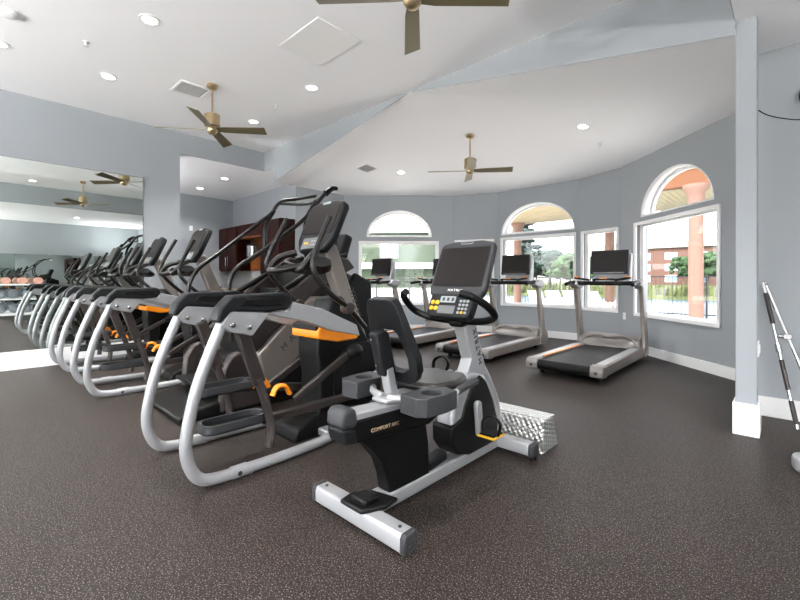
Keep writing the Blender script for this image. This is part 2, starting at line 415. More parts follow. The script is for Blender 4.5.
# ------------------------------------------------------------------ mirrors
t = empty('wall_mirror', (XM, -1.112, .23), label='huge frameless wall mirror on the left wall above the white baseboard', cat='mirror')
bm = B(); box(bm, (.008, 0, 1.205), (.012, 5.95, 2.41)); obj('mirror_glass', bm, 'mirror', t, smooth=False)
bm = B(); box(bm, (.009, 2.98, 1.205), (.016, .014, 2.42)); box(bm, (.009, 0, 2.415), (.016, 5.97, .012)); obj('edge_trim', bm, 'steel', t, smooth=False)
t = empty('wall_mirror', (XR, .6, .25), label='second wall mirror facing across the room, seen reflected at far left', cat='mirror')
bm = B(); box(bm, (-.01, 0, .85), (.012, 6.4, 1.7)); obj('mirror_glass', bm, 'mirror', t, smooth=False)

# ------------------------------------------------------------------ ellipticals
def make_elliptical():
    t = empty('elliptical_trainer', (0, 0, 0))
    for s in (1, -1):
        x = s*.33
        bm = B(); tube(bm, [(s*.06, 1.32, .05), (s*.18, 1.17, .035), (s*.29, .95, .032), (s*.325, .6, .032), (x, .3, .035), (x, .17, .037), (x, .075, .06), (x, .02, .14), (x, .0, .25), (x, .02, .4), (x, .06, .56), (x, .12, .72), (x, .175, .85), (x, .21, .93)], .031, 16, 6)
        rl = obj('side_tube', bm, 'silver', t)
        bm = B(); cyl2(bm, (x, .24, .035), (x, .33, .035), .036); obj('collar', bm, 'silver', rl)
        bm = B(); cyl(bm, (x+s*.033, .275, .035), .013, .008, 'x'); obj('bolt_hole', bm, 'darkprint', rl); bm = B(); cyl(bm, (x, .35, .018), .018, .034); obj('levelling_foot', bm, 'silver', rl)
        bm = B(); prism(bm, [(.165, .875), (.215, .95), (.45, .925), (.345, .80), (.21, .835)], 'x', x-.045, x+.045)
        pl = obj('bolted_plate', bm, 'silver', t, bev=.006)
        for (by, bz) in ((.225, .872), (.325, .852)):
            bm = B(); lathe(bm, [(.017, 0), (.017, .006), (.013, .013), (.005, .016)])
            bmesh.ops.transform(bm, matrix=Matrix.Translation((x+.045, by, bz)) @ Matrix.Rotation(pi/2, 4, 'Y'), verts=bm.verts)
            obj('bolt', bm, 'bolt', pl)
        bm = B(); prism(bm, [(.135, .895), (.16, .97), (.225, 1.035), (.55, 1.045), (.595, 1.03), (.61, .985), (.57, .94), (.45, .932), (.22, .945), (.16, .885)], 'x', x-.052, x+.052)
        cv = obj('arm_cover', bm, 'dgrey', t, bev=.018, seg=3)
        bm = B(); prism(bm, [(.27, .975), (.53, .965), (.56, .985), (.55, 1.015), (.3, 1.015)], 'x', x-.056, x+.056); obj('grip_inset', bm, 'black', cv, bev=.004)
        bm = B(); prism(bm, [(.44, .93), (.6, .925), (.615, .985), (.842, .93), (1.14, .80), (1.17, .72), (.93, .775), (.69, .86), (.44, .918)], 'x', x-.035, x+.03); obj('upper_arm', bm, 'silver', t, bev=.012)
        bm = B(); bar(bm, (s*.29, .31, .84), (s*.29, .43, .5), .045, .075, (0, 1, 0)); obj('swing_arm', bm, 'brown', t, bev=.01)
        sw = kids(t)[-1]
        bm = B(); tube(bm, [(s*.29, .42, .53), (s*.29, .475, .36), (s*.285, .51, .22), (s*.28, .50, .10)], .038, 10, 6, flat=.65); obj('lower_link', bm, 'brown', sw)
        # pedal
        zz = .40 if s < 0 else .27; yy = .42 if s < 0 else .33
        bm = B(); out = rrect(s*.17, yy, .17, .40, .07); prism(bm, out, 'z', zz-.03, zz-.012)
        pd = obj('pedal', bm, 'black', t, bev=.006)
        bm = holed(out, [rrect(s*.17, yy, .14, .37, .06)], .05); bmesh.ops.translate(bm, verts=bm.verts, vec=(0, 0, zz)); obj('pedal_rim', bm, 'mgrey', pd)
        # link rods
        bm = B(); bar(bm, (s*.2, 1.2, .57), (s*.2, .80, .36), .035, .05); bar(bm, (s*.2, .82, .37), (s*.2, .73, .32), .035, .045); obj('drive_rod', bm, 'brown', t, bev=.008)
        bm = B(); bar(bm, (s*.2, .5, zz-.03), (s*.2, 1.24, .25), .045, .055); obj('pedal_bar', bm, 'brown', t, bev=.008)
        bm = B(); ball(bm, (s*.215, 1.24, .58), .062, (.8, 1.2, .95)); obj('rod_joint', bm, 'black', t)
        bm = B(); tube(bm, [(s*.14, .60, .36), (s*.14, .63, .41), (s*.14, .69, .41), (s*.14, .73, .35)], .014, 10, 5, flat=1.8); obj('guide_guard', bm, 'orange', t)
        # moving handlebar
        bm = B(); dz = .04 if s < 0 else 0
        tube(bm, [(s*.30, 1.27, .77), (s*.33, 1.09, .92+dz*.4), (s*.325, .94, 1.02+dz), (s*.31, .83, 1.14+dz), (s*.30, .808, 1.22+dz), (s*.29, .835, 1.31+dz), (s*.28, .89, 1.42+dz), (s*.275, .965, 1.56+dz)], .0195, 12, 6)
        hb = obj('moving_handlebar', bm, 'rail', t)
        bm = B(); cyl(bm, (s*.315, 1.09, .92), .04, .075, 'x'); obj('pivot_hub', bm, 'brown', hb, bev=.006)
    # bodies
    bm = B(); prism(bm, [(.97, .70), (1.34, .66), (1.22, .58), (1.14, .5), (1.12, .3), (1.15, .12), (.97, .12), (.99, .22), (.995, .42), (.965, .58)], 'x', -.13, .13)
    obj('drive_tower', bm, 'black', t, bev=.02, seg=3)
    bm = B(); prism(bm, [(.94, .70), (.94, .75), (.97, .805), (1.1, .79), (1.33, .705), (1.31, .665), (1.12, .66)], 'x', -.17, .17); obj('orange_band', bm, 'orange', t, bev=.012, label='orange shroud band')
    bm = B(); prism(bm, [(.93, .755), (.935, .79), (.98, .81), (.99, .765)], 'x', -.155, .155); obj('band_cap', bm, 'dgrey', t, bev=.01)
    bm = B(); cyl(bm, (0, 1.40, .36), .30, .15, 'x', 48); obj('flywheel_cover', bm, 'gloss', t, bev=.03, seg=3)
    bm = B(); prism(bm, [(.76, .0), (.78, .09), (.93, .15), (1.15, .15), (1.5, .10), (1.62, .0)], 'x', -.15, .15); obj('base_cover', bm, 'black', t, bev=.02)
    bm = B(); box(bm, (0, 1.0, .035), (.52, .09, .05)); box(bm, (0, 1.58, .035), (.55, .09, .05)); box(bm, (0, 1.3, .035), (.1, .6, .05)); obj('cross_bar', bm, 'silver', t, bev=.01)
    bm = B(); prism(bm, [(1.07, 1.38), (1.17, 1.42), (1.21, 1.38), (1.74, .12), (1.62, .08)], 'x', -.05, .05); ms = obj('mast', bm, 'champ', t, bev=.015)
    R = basis((0, -.5, 1.3), (0, -1, -.4))
    text('logo', 'MATRIX', .07, 'darkprint', ms, (.052, 1.40, .92), basis((0, -.36, 1), (0, -1, -.36)), space=1.2)
    bm = B(); prism(bm, [(.98, .62), (1.10, .98), (1.22, 1.0), (1.35, .85), (1.5, .62)], 'x', -.11, .11); obj('mast_shroud', bm, 'dgrey', t, bev=.03, seg=3)
    # console head
    a = Vector((0, 1.0, 1.345)); b = Vector((0, 1.165, 1.72)); up = (b-a).normalized(); nrm = Vector((0, -up.z, up.y))
    Rm = basis((1, 0, 0), up)   # z = facing the user
    Z = Rm.col[2]
    mtx = Matrix.Translation((a+b)/2) @ Rm.to_4x4()
    def panel(outline, z0, z1, name, m, par, bev=.0, **k):
        bm = B(); prism(bm, outline, 'z', z0, z1); bmesh.ops.transform(bm, matrix=mtx, verts=bm.verts)
        return obj(name, bm, m, par, bev=bev, **k)
    cs = panel([(-.15, -.22), (.15, -.22), (.215, -.12), (.225, .15), (.20, .19), (.1, .215), (-.1, .215), (-.20, .19), (-.225, .15), (-.215, -.12)], -.05, .012, 'console', 'dgrey', t, .014)
    panel(rrect(0, .045, .37, .24, .01), .010, .016, 'screen', 'screen', cs)
    panel(rrect(0, .193, .1, .02, .01), .010, .017, 'badge', 'lcd', cs)
    panel(rrect(0, -.155, .25, .09, .01), .010, .018, 'keypad', 'keys', cs)
    for k in range(2): panel(rrect(-.085+k*.028, -.155, .022, .018, .004), .016, .021, 'key', 'yellow', cs)
    for k in range(3):
        for q in range(2): panel(rrect(0+k*.03, -.17+q*.03, .02, .014, .003), .016, .02, 'key', 'lcd', cs)
    bm = B(); prism(bm, [(-.19, 0), (.19, 0), (.15, .04), (-.15, .04)], 'z', -.19, -.05); bmesh.ops.transform(bm, matrix=mtx @ Matrix.Translation((0, -.05, .12)), verts=bm.verts[:0]); bm.free()
    # tray and fixed bars
    bm = B(); tube(bm, [(-.25, .93, 1.235), (-.12, 1.0, 1.2), (.12, 1.0, 1.2), (.27, .90, 1.245)], .036, 12, 6, flat=1.8); obj('accessory_tray', bm, 'black', t)
    bm = B(); tube(bm, [(0, 1.02, 1.24), (-.07, .93, 1.22), (-.15, .80, 1.19), (-.21, .78, 1.2), (-.215, .86, 1.29), (-.13, .96, 1.33)], .025, 12, 6); tube(bm, [(0, 1.02, 1.24), (.07, .93, 1.22), (.15, .80, 1.19), (.21, .78, 1.2), (.215, .86, 1.29), (.13, .96, 1.33)], .025, 12, 6); obj('fixed_handlebar', bm, 'rail', t)
    return t
el = make_elliptical()
spots = [(-2.61, 'silver elliptical trainer nearest the camera, just left of the recumbent bike'),
         (-5.065, 'silver elliptical trainer second from the camera, beyond the stair climber'),
         (-6.595, 'silver elliptical trainer closest to the wall mirror, farthest of the three')]
for i, (x, lab) in enumerate(spots):
    o = el if i == 0 else copy_tree(el)
    o.location = (x, .80, 0); tag(o, lab, 'elliptical trainer', 'row of elliptical trainers')

# ------------------------------------------------------------------ stair climber
t = empty('stair_climber', (-3.83, 1.3, 0), label='stair climbing machine with tall dark handrails between two elliptical trainers', cat='stair climber')
for s in (1, -1):
    x = s*.40
    pf = [(.25, .62), (.22, .82), (.21, .98), (.225, 1.10), (.31, 1.24), (.5, 1.39), (.95, 1.755), (1.08, 1.86), (1.16, 1.97), (1.24, 2.03), (1.4, 2.07), (1.68, 2.15)]
    if s > 0: pf = [(.27, .6), (.25, .82), (.245, 1.0), (.26, 1.14), (.34, 1.24), (.55, 1.38), (.95, 1.68), (1.1, 1.84), (1.22, 1.98), (1.30, 2.05)]
    bm = B(); tube(bm, [(x, a, b) for a, b in pf], .021, 12, 6); hr = obj('handrail', bm, 'rail', t)
    if s > 0:
        bm = B(); tube(bm, [(x, 1.24, 2.0), (x, 1.32, 2.06), (x, 1.38, 2.07)], .034, 12, 5, r1=.02); obj('grip_end', bm, 'black', hr)
        bm = B(); tube(bm, [(.40, 1.22, 1.97), (0, 1.30, 1.95), (-.40, 1.2, 1.99)], .016, 10, 6); obj('cross_handle', bm, 'rail', t)
    bm = B(); tube(bm, [(x, 1.12, 1.90), (x*.98, 1.02, 1.72), (x*.97, 1.0, 1.5), (x*.97, 1.02, 1.36), (x*.97, 1.10, 1.22)], .022, 12, 6); obj('upright_grip', bm, 'gloss', t)
    bm = B(); tube(bm, [(x, .45, .86), (x, .85, 1.08), (x, 1.25, 1.30), (x, 1.5, 1.38)], .028, 12, 4); obj('lower_rail', bm, 'black', t)
    bm = B(); prism(bm, [(.16, .03), (.16, .2), (.177, .384), (.244, .489), (.312, .515), (.42, .46), (.5, .2), (.5, .03)], 'x', x-.03*s, x+.06*s); rp_ = obj('rear_leg_cover', bm, 'brown', t, bev=.02)
    bm = B(); prism(bm, [(.365, .62), (.474, .50), (.79, .78), (1.15, 1.04), (1.6, 1.25), (1.51, 1.34), (1.31, 1.385), (.87, 1.06)], 'x', x-.03*s, x+.045*s); obj('upper_side_panel', bm, 'brown', t, bev=.02)
    bm = B(); prism(bm, [(.484, .475), (1.02, .96), (1.3, .95), (1.3, .78), (.63, .16), (.56, .16)], 'x', x-.02*s, x+.06*s); sp = obj('side_panel', bm, 'champ', t, bev=.015)
    if s > 0: text('logo', 'MATRIX', .085, 'darkprint', sp, (x+.0625, .90, .66), basis((0, 1, .93), (0, -.93, 1)), sx=1.1, space=1.8)
    bm = B(); prism(bm, [(.6, .06), (1.30, .78), (1.62, 1.2), (1.85, 1.1), (1.9, .06)], 'x', x-.03*s, x+.03*s); obj('front_side_cover', bm, 'black', t, bev=.02)
for k in range(5):
    bm = B(); box(bm, (0, .18+.21*k, .22+.2*k), (.66, .22, .03)); box(bm, (0, .285+.21*k, .32+.2*k), (.66, .02, .19)); obj('step', bm, 'black', t, bev=.005)
bm = B(); prism(bm, [(-.14, .0), (-.16, .05), (.0, .10), (.12, .12), (.5, .1), (1.9, .08), (1.9, 0)], 'x', -.42, .42); obj('base', bm, 'black', t, bev=.02)
bm = B(); box(bm, (0, 1.55, 1.38), (.62, .12, .5), Matrix.Rotation(-.35, 3, 'X')); cs = obj('console', bm, 'dgrey', t, bev=.03)
bm = B(); box(bm, (0, 1.485, 1.41), (.4, .01, .28), Matrix.Rotation(-.35, 3, 'X')); obj('screen', bm, 'screen', cs)
bm = B(); prism(bm, [(1.4, .9), (1.42, 1.2), (1.5, 1.25), (1.75, 1.15), (1.85, .5), (1.6, .4)], 'x', -.3, .3); obj('console_mast', bm, 'brown', t, bev=.03)

# ------------------------------------------------------------------ recumbent bike
t = empty('recumbent_bike', (-1.45, 1.23, 0), label='grey recumbent exercise bike with black backrest and cup holders, front and centre', cat='exercise bike')
bm = B(); prism(bm, [(-.043, .02), (.043, .02), (.043, .075), (.033, .095), (-.033, .095), (-.043, .075)], 'x', -.29, .29); rs = obj('rear_stabilizer', bm, 'silver', t, bev=.006); rs.location = (.02, .022, 0)
for s in (1, -1):
    bm = B(); prism(bm, [(-.044, .018), (.044, .018), (.044, .077), (.034, .097), (-.034, .097), (-.044, .077)], 'x', min(s*.285, s*.315), max(s*.285, s*.315)); ec = obj('end_cap', bm, 'mgrey', rs, bev=.008)
    bm = B(); cyl(bm, (s*.25, 0, .096), .008, .006); obj('screw', bm, 'darkprint', rs)
    bm = B(); cyl(bm, (s*.27, 0, .01), .02, .02); obj('foot', bm, 'champ', rs)
    bm = B()
    for q in (-.018, .018): cyl(bm, (s*.316, q, .05), .008, .004, 'x')
    obj('rivet', bm, 'bolt', rs)
bm = B(); prism(bm, [(-.085, -.06), (.06, -.06), (.11, .05), (.10, .14), (-.07, .1), (-.1, .02)], 'z', .094, .115); prism(bm, [(-.05, -.03), (.05, -.03), (.06, .06), (-.04, .06)], 'z', .1, .14); obj('clamp_cover', bm, 'black', t, bev=.012, seg=3).location = (.03, .022, 0)
bm = B(); box(bm, (0, .65, .055), (.105, 1.18, .07)); obj('main_tube', bm, 'silver', t, bev=.012, seg=3)
bm = B(); prism(bm, [(-.045, .03), (.045, .03), (.045, .085), (.035, .1), (-.035, .1), (-.045, .085)], 'x', -.27, .27); bmesh.ops.translate(bm, verts=bm.verts, vec=(0, 1.22, 0)); fs = obj('front_stabilizer', bm, 'silver', t, bev=.006)
for s in (1, -1):
    bm = B(); box(bm, (s*.285, 1.22, .06), (.035, .096, .082)); obj('end_cap', bm, 'mgrey', fs, bev=.012)
    bm = B(); cyl(bm, (s*.285, 1.22, .01), .02, .022); obj('transport_wheel', bm, 'black', fs)
# pedestal
bm = B(); prism(bm, [(-.0, .40), (.07, .34), (.14, .26), (.175, .17), (.19, .085), (.50, .065), (.49, .26), (.47, .36), (.3, .40)], 'x', -.045, .045); obj('pedestal', bm, 'black', t, bev=.015, seg=3)
bm = B(); bar(bm, (0, .5, .11), (0, .66, .13), .08, .05); obj('tube_cover', bm, 'dgrey', t, bev=.01)
# seat rail
bm = B(); prism(bm, [(-.07, .40), (.02, .385), (.48, .35), (.72, .42), (.6, .47), (-.05, .50)], 'x', -.055, .055); rl = obj('rail_housing', bm, 'black', t, bev=.015, seg=3)
bm = B(); prism(bm, [(-.05, .48), (-.05, .53), (.74, .495), (.74, .44)], 'x', -.048, .048); obj('seat_rail', bm, 'silver', t, bev=.01)
bm = B(); prism(bm, [(-.115, .475), (-.11, .535), (-.09, .56), (-.03, .552), (-.02, .50), (-.03, .465)], 'x', -.06, .06); obj('rail_end_cap', bm, 'mgrey', t, bev=.018, seg=3)
bm = B(); prism(bm, [(-.095, .405), (-.115, .475), (-.03, .465), (-.02, .39)], 'x', -.058, .058); obj('rail_nose', bm, 'dgrey', rl, bev=.015, seg=3)
text('lettering', 'COMFORT ARC', .024, 'counter', rl, (.0562, .15, .425), basis((0, 1, -.045), (0, .045, 1)), sx=1.1)
# post + bracket
bm = B(); bar(bm, (-.01, .27, .50), (-.025, .235, .68), .055, .05, (0, 1, 0)); obj('backrest_post', bm, 'silver', t, bev=.008)
bm = B(); prism(bm, [(-.05, .16), (.05, .16), (.08, .25), (.05, .40), (-.05, .40), (-.08, .25)], 'z', .525, .545); tube(bm, [(.02, .2, .545), (.1, .22, .55), (.16, .27, .555)], .018, 10, 4); tube(bm, [(-.02, .2, .545), (-.1, .22, .55), (-.16, .27, .555)], .018, 10, 4); obj('seat_carriage', bm, 'silver', t, bev=.006)
bm = B(); prism(bm, [(.14, .86), (.2, .875), (.235, .86), (.29, .65), (.20, .64)], 'x', -.06, .0); br = obj('backrest_bracket', bm, 'dgrey', t, bev=.012)
bm = B(); cyl(bm, (-.03, .145, .83), .006, .02, 'y'); cyl(bm, (-.03, .178, .70), .006, .02, 'y'); obj('screw', bm, 'bolt', br)
# backrest: shaped pad with opening, leaning back
a = Vector((-.01, .345, .60)); b = Vector((-.01, .185, 1.04)); up = (b-a).normalized(); Rm = basis((1, 0, 0), up)
outl = [(-.07, 0), (.07, 0), (.11, .02), (.14, .07), (.152, .15), (.13, .28), (.10, .43), (.08, .455), (.05, .46), (-.05, .46), (-.08, .455), (-.10, .43), (-.13, .28), (-.152, .15), (-.14, .07), (-.11, .02)]
hole = [(-.04, .06), (.04, .06), (.085, .09), (.092, .15), (.065, .28), (.04, .30), (-.04, .30), (-.065, .28), (-.092, .15), (-.085, .09)]
bm = holed(outl, [hole], .045); bmesh.ops.transform(bm, matrix=Matrix.Translation(a) @ Rm.to_4x4(), verts=bm.verts)
bk = obj('backrest', bm, 'vinylpad', t, bev=.012, seg=3)
# seat pad
bm = B(); out = [(-.16, .40), (-.185, .47), (-.185, .58), (-.155, .68), (-.10, .745), (-.04, .72), (.04, .72), (.10, .745), (.155, .68), (.185, .58), (.185, .47), (.16, .40), (.1, .375), (-.1, .375)]
prism(bm, out, 'z', .545, .595); obj('seat', bm, 'seat', t, bev=.022, seg=4)
bm = B(); prism(bm, [(p[0]*.98, p[1]*1.0) for p in out], 'z', .52, .54); obj('seat_pan', bm, 'black', t, bev=.006)
# cup holders
for s in (1, -1):
    x = s*.225
    ou = [(x-s*.075, .15), (x+s*.03, .14), (x+s*.07, .17), (x+s*.085, .28), (x+s*.08, .38), (x-s*.0, .40), (x-s*.07, .32)]
    bm = holed(ou if s > 0 else ou[::-1], [[(x+s*.01+.05*cos(2*pi*k/20), .27+.05*sin(2*pi*k/20)) for k in range(20)]], .085)
    bmesh.ops.translate(bm, verts=bm.verts, vec=(0, 0, .555)); ch = obj('cup_holder', bm, 'mgrey', t, bev=.004)
    bm = B(); cyl(bm, (x+s*.01, .27, .518), .052, .01); obj('cup_floor', bm, 'black', ch)
    bm = B(); tube(bm, [(x+s*.05, .34, .57), (x+s*.06, .41, .585), (x+s*.07, .47, .60)], .014, 12, 4); gp = obj('side_grip', bm, 'silver', t)
    bm = B(); tube(bm, [(x+s*.06, .41, .585), (x+s*.07, .50, .605), (x+s*.07, .56, .61)], .019, 12, 4, r1=.016); obj('grip_sleeve', bm, 'mgrey', gp)
# drive shroud
bm = B(); prism(bm, [(.93, .555), (.87, .57), (.79, .53), (.73, .47), (.68, .35), (.67, .25), (.71, .15), (.84, .07), (1.17, .07), (1.21, .15), (1.2, .25), (1.13, .40), (1.03, .52)], 'x', -.06, .06); sh = obj('drive_housing', bm, 'silver', t, bev=.02, seg=3)
bm = B(); prism(bm, [(.955, .54), (.86, .48), (.79, .39), (.76, .32), (.655, .29), (.66, .19), (.72, .12), (.84, .085), (1.14, .085), (1.165, .2), (1.10, .36), (1.02, .49)], 'x', -.075, .075); obj('black_side_cover', bm, 'black', sh, bev=.014, seg=3)
bm = B(); tube(bm, [(0, .99, .62), (0, 1.10, .50), (0, 1.21, .33), (0, 1.26, .16), (0, 1.25, .06)], .042, 12, 6, flat=.9); obj('front_arch', bm, 'silver', t)
bm = B(); prism(bm, [(.80, .90), (.93, .92), (1.02, .66), (1.08, .53), (.98, .49), (.84, .53), (.90, .64)], 'x', -.042, .042); ms = obj('mast', bm, 'silver', t, bev=.01)
text('logo', 'MATRIX', .055, 'darkprint', ms, (.0435, .965, .71), basis((0, -.33, 1), (0, -1, -.33)), space=1.3)
for s in (1, -1):
    bm = B(); th = .3 if s > 0 else pi+.3
    # cranks: right one low, left one high and forward
    c0 = Vector((s*.09, .88, .37)); c1 = Vector((s*.105, .90, .215)) if s > 0 else Vector((s*.105, .87, .53))
    prism(bm, rrect(0, 0, .055, .22, .027), 'x', -.014, .014)
    ang = math.atan2(c1.y-c0.y, c1.z-c0.z)
    mid = (c0+c1)/2
    bmesh.ops.transform(bm, matrix=Matrix.Translation(mid) @ Matrix.Rotation(-ang, 4, 'X'), verts=bm.verts); cr = obj('crank_arm', bm, 'silver', t, bev=.006)
    px_ = c1+Vector((s*.07, 0, 0))
    bm = B(); box(bm, px_, (.10, .11, .03)); pd = obj('pedal', bm, 'black', cr, bev=.01)
    bm = B(); tube(bm, [px_+Vector((-.05, -.01, 0)), px_+Vector((-.055, .01, .07)), px_+Vector((0, .02, .10)), px_+Vector((.055, .01, .07)), px_+Vector((.05, -.01, 0))], .006, 8, 6, flat=3); obj('pedal_strap', bm, 'black', pd)
    bm = B(); box(bm, px_+Vector((0, -.058, .0)), (.105, .006, .012)); box(bm, px_+Vector((s*.053, 0, 0)), (.006, .11, .012)); obj('pedal_edge', bm, 'yellow', pd, label='yellow edge strip')
# console
a = Vector((0.0, .79, 1.04)); b = Vector((0.0, .93, 1.35)); up = (b-a).normalized(); Rm = basis((1, 0, 0), up); mtx = Matrix.Translation((a+b)/2) @ Rm.to_4x4()
def panel(outline, z0, z1, name, m, par, bev=0., mx=None, **k):
    bm = B(); prism(bm, outline, 'z', z0, z1); bmesh.ops.transform(bm, matrix=mx or mtx, verts=bm.verts); return obj(name, bm, m, par, bev=bev, **k)
cs = panel([(-.18, -.19), (.18, -.19), (.20, -.14), (.195, .14), (.18, .165), (.1, .18), (-.1, .18), (-.18, .165), (-.195, .14), (-.20, -.14)], -.035, .012, 'console', 'mgrey', t, .012)
panel(rrect(0, .0, .35, .26, .008), .010, .0155, 'screen', 'screen', cs)
panel(rrect(0, .163, .09, .018, .008), .010, .016, 'badge', 'lcd', cs)
panel(rrect(0, .163, .082, .011, .005), .014, .0175, 'badge_window', 'darkprint', cs)
text('logo', 'MATRIX', .02, 'white', cs, mtx @ Vector((0, -.155, .0135)), Rm, sx=1.2, space=1.3)
a2 = Vector((-.01, .72, .905)); b2 = Vector((-.01, .79, 1.04)); up2 = (b2-a2).normalized(); R2 = basis((1, 0, 0), up2); m2 = Matrix.Translation((a2+b2)/2) @ R2.to_4x4()
kp = panel([(-.13, -.085), (.13, -.085), (.155, -.06), (.16, .075), (-.16, .075), (-.155, -.06)], -.05, .012, 'keypad', 'dgrey', t, .012, m2)
panel(rrect(-.02, .03, .11, .04, .005), .011, .0145, 'readout', 'lcd', kp, mx=m2)
panel(rrect(-.015, -.035, .12, .05, .005), .011, .0145, 'readout', 'keys', kp, mx=m2)
for k in range(2):
    for q in range(2): panel(rrect(-.125+k*.034, -.03+q*.038, .028, .026, .011), .011, .017, 'key', 'yellow', kp, mx=m2, label='yellow round key')
for k in range(3):
    for q in range(4): panel(rrect(.075+k*.024, -.05+q*.024, .017, .015, .005), .011, .015, 'key', 'yellow' if q == 0 and k == 1 else 'lcd', kp, mx=m2)
for k in range(3): panel(rrect(-.05+k*.033, .03, .018, .022, .003), .014, .0155, 'digit', 'darkprint', kp, mx=m2)
bm = B(); tube(bm, [(-.19, .56, 1.05), (-.245, .60, 1.03), (-.285, .68, .98), (-.28, .76, .92), (-.18, .80, .885), (0, .82, .875), (.18, .80, .885), (.28, .76, .92), (.285, .68, .98), (.245, .60, 1.03), (.19, .56, 1.05)], .021, 14, 6); hl = obj('handlebar', bm, 'black', t)
bm = B(); box(bm, (0, .82, .88), (.10, .08, .08)); obj('handlebar_clamp', bm, 'black', hl, bev=.02, seg=3)

# tread-plate box in front of the bike
t = empty('tread_plate_box', (-1.46, 2.66, 0), label='bare aluminium diamond tread plate step box on the floor ahead of the bike', cat='box')
bm = B(); prism(bm, [(-.10, .0), (.14, 0), (.06, .205), (-.085, .205)], 'x', -.29, .305); obj('box_shell', bm, 'tread', t, smooth=False, bev=.004)
bm = B(); box(bm, (0, .02, .208), (.60, .15, .006)); obj('lid', bm, 'tread', t, smooth=False)

# ------------------------------------------------------------------ treadmills
def make_treadmill():
    t = empty('treadmill', (0, 0, 0))
    bm = B(); box(bm, (0, .85, .165), (.60, 1.66, .035)); obj('running_belt', bm, 'belt', t, bev=.01)
    bm = B(); box(bm, (0, .9, .10), (.62, 1.7, .09)); obj('deck_frame', bm, 'black', t, bev=.01)
    for s in (1, -1):
        bm = B(); prism(bm, [(.07, .07), (1.95, .07), (1.95, .215), (1.5, .20), (.07, .185)], 'x', min(s*.295, s*.43), max(s*.295, s*.43)); sr = obj('side_rail', bm, 'champ', t, bev=.012)
        bm = B(); box(bm, (s*.365, .80, .196), (.10, 1.35, .01), Matrix.Rotation(.009, 3, 'X')); obj('foot_rail', bm, 'silver', sr, bev=.003)
        bm = B(); prism(bm, [(-.03, .07), (.12, .06), (.12, .195), (.0, .195), (-.035, .15)], 'x', min(s*.29, s*.44), max(s*.29, s*.44)); ec = obj('rear_corner_cap', bm, 'silverd', t, bev=.02, seg=3)
        bm = B(); cyl(bm, (s*.365, -.035, .12), .018, .01, 'y'); obj('adjuster_hole', bm, 'darkprint', ec)
        bm = B(); prism(bm, [(1.62, .08), (1.80, .08), (1.84, .22), (1.62, 1.06), (1.52, 1.06), (1.68, .25)], 'x', min(s*.40, s*.455), max(s*.40, s*.455)); obj('upright', bm, 'champ', t, bev=.01)
        bm = B(); tube(bm, [(s*.42, 1.16, 1.06), (s*.42, 1.3, 1.08), (s*.42, 1.52, 1.085)], .026, 12, 5); obj('handrail', bm, 'black', t)
        bm = B(); prism(bm, [(1.40, 1.05), (1.5, 1.13), (1.70, 1.12), (1.74, 1.04), (1.6, .99), (1.48, 1.0)], 'x', min(s*.36, s*.475), max(s*.36, s*.475)); obj('console_corner', bm, 'silver', t, bev=.025, seg=3)
        bm = B(); bar(bm, (s*.17, 1.36, 1.12), (s*.36, 1.30, 1.15), .05, .03); lv = obj('control_pad', bm, 'black', t, bev=.01)
        bm = B(); box(bm, (s*.33, 1.30, 1.165), (.05, .04, .016)); obj('control_button', bm, 'orange', lv, bev=.005, label='orange button')
    bm = B(); cyl(bm, (0, .02, .125), .06, .58, 'x'); obj('rear_roller_cover', bm, 'black', t)
    bm = B(); box(bm, (-.302, .75, .203), (.028, 1.15, .008)); obj('orange_stripe', bm, 'orange', t, label='orange stripe along the rail')
    bm = B(); prism(bm, [(1.55, .18), (1.60, .27), (1.72, .325), (1.95, .33), (2.05, .25), (2.08, .07), (1.6, .07)], 'x', -.40, .40); hd = obj('motor_hood', bm, 'silverd', t, bev=.03, seg=4)
    bm = B(); tube(bm, [(-.36, 1.58, .22), (-.3, 1.62, .30), (-.15, 1.66, .325), (0, 1.655, .305), (.15, 1.66, .325), (.3, 1.62, .30), (.36, 1.58, .22)], .016, 10, 6); obj('hood_ridge', bm, 'champ', hd)
    bm = B(); box(bm, (0, 1.56, 1.075), (.78, .22, .06)); obj('console_tray', bm, 'black', t, bev=.02, seg=3)
    bm = B(); tube(bm, [(-.14, 1.46, 1.11), (-.12, 1.40, 1.13), (.12, 1.40, 1.13), (.14, 1.46, 1.11)], .014, 10, 4); sb = obj('stop_bar', bm, 'black', t); bm = B(); box(bm, (0, 1.395, 1.14), (.10, .03, .018)); obj('stop_key', bm, 'orange', sb, bev=.005, label='orange stop key')
    bm = B(); prism(bm, [(1.62, 1.08), (1.68, 1.3), (1.73, 1.5), (1.79, 1.5), (1.78, 1.2), (1.74, 1.05)], 'x', -.19, .27); obj('screen_mount', bm, 'silver', t, bev=.02)
    Rt = Matrix.Rotation(-.12, 3, 'X')
    bm = B(); box(bm, (0, 1.655, 1.375), (.50, .05, .34), Rt); sn = obj('screen_housing', bm, 'dgrey', t, bev=.012)
    bm = B(); box(bm, (0, 1.629, 1.388), (.46, .006, .265), Rt); obj('screen', bm, 'screen', sn)
    bm = B(); box(bm, (0, 1.607, 1.222), (.40, .008, .02), Rt); obj('key_strip', bm, 'keys', sn)
    for s in (1, -1):
        bm = B(); cyl(bm, (s*.33, 1.7, .04), .04, .04, 'x'); obj('wheel', bm, 'black', t)
        bm = B(); cyl(bm, (s*.33, .2, .03), .03, .06); obj('levelling_foot', bm, 'black', t)
    return t
tm = make_treadmill()
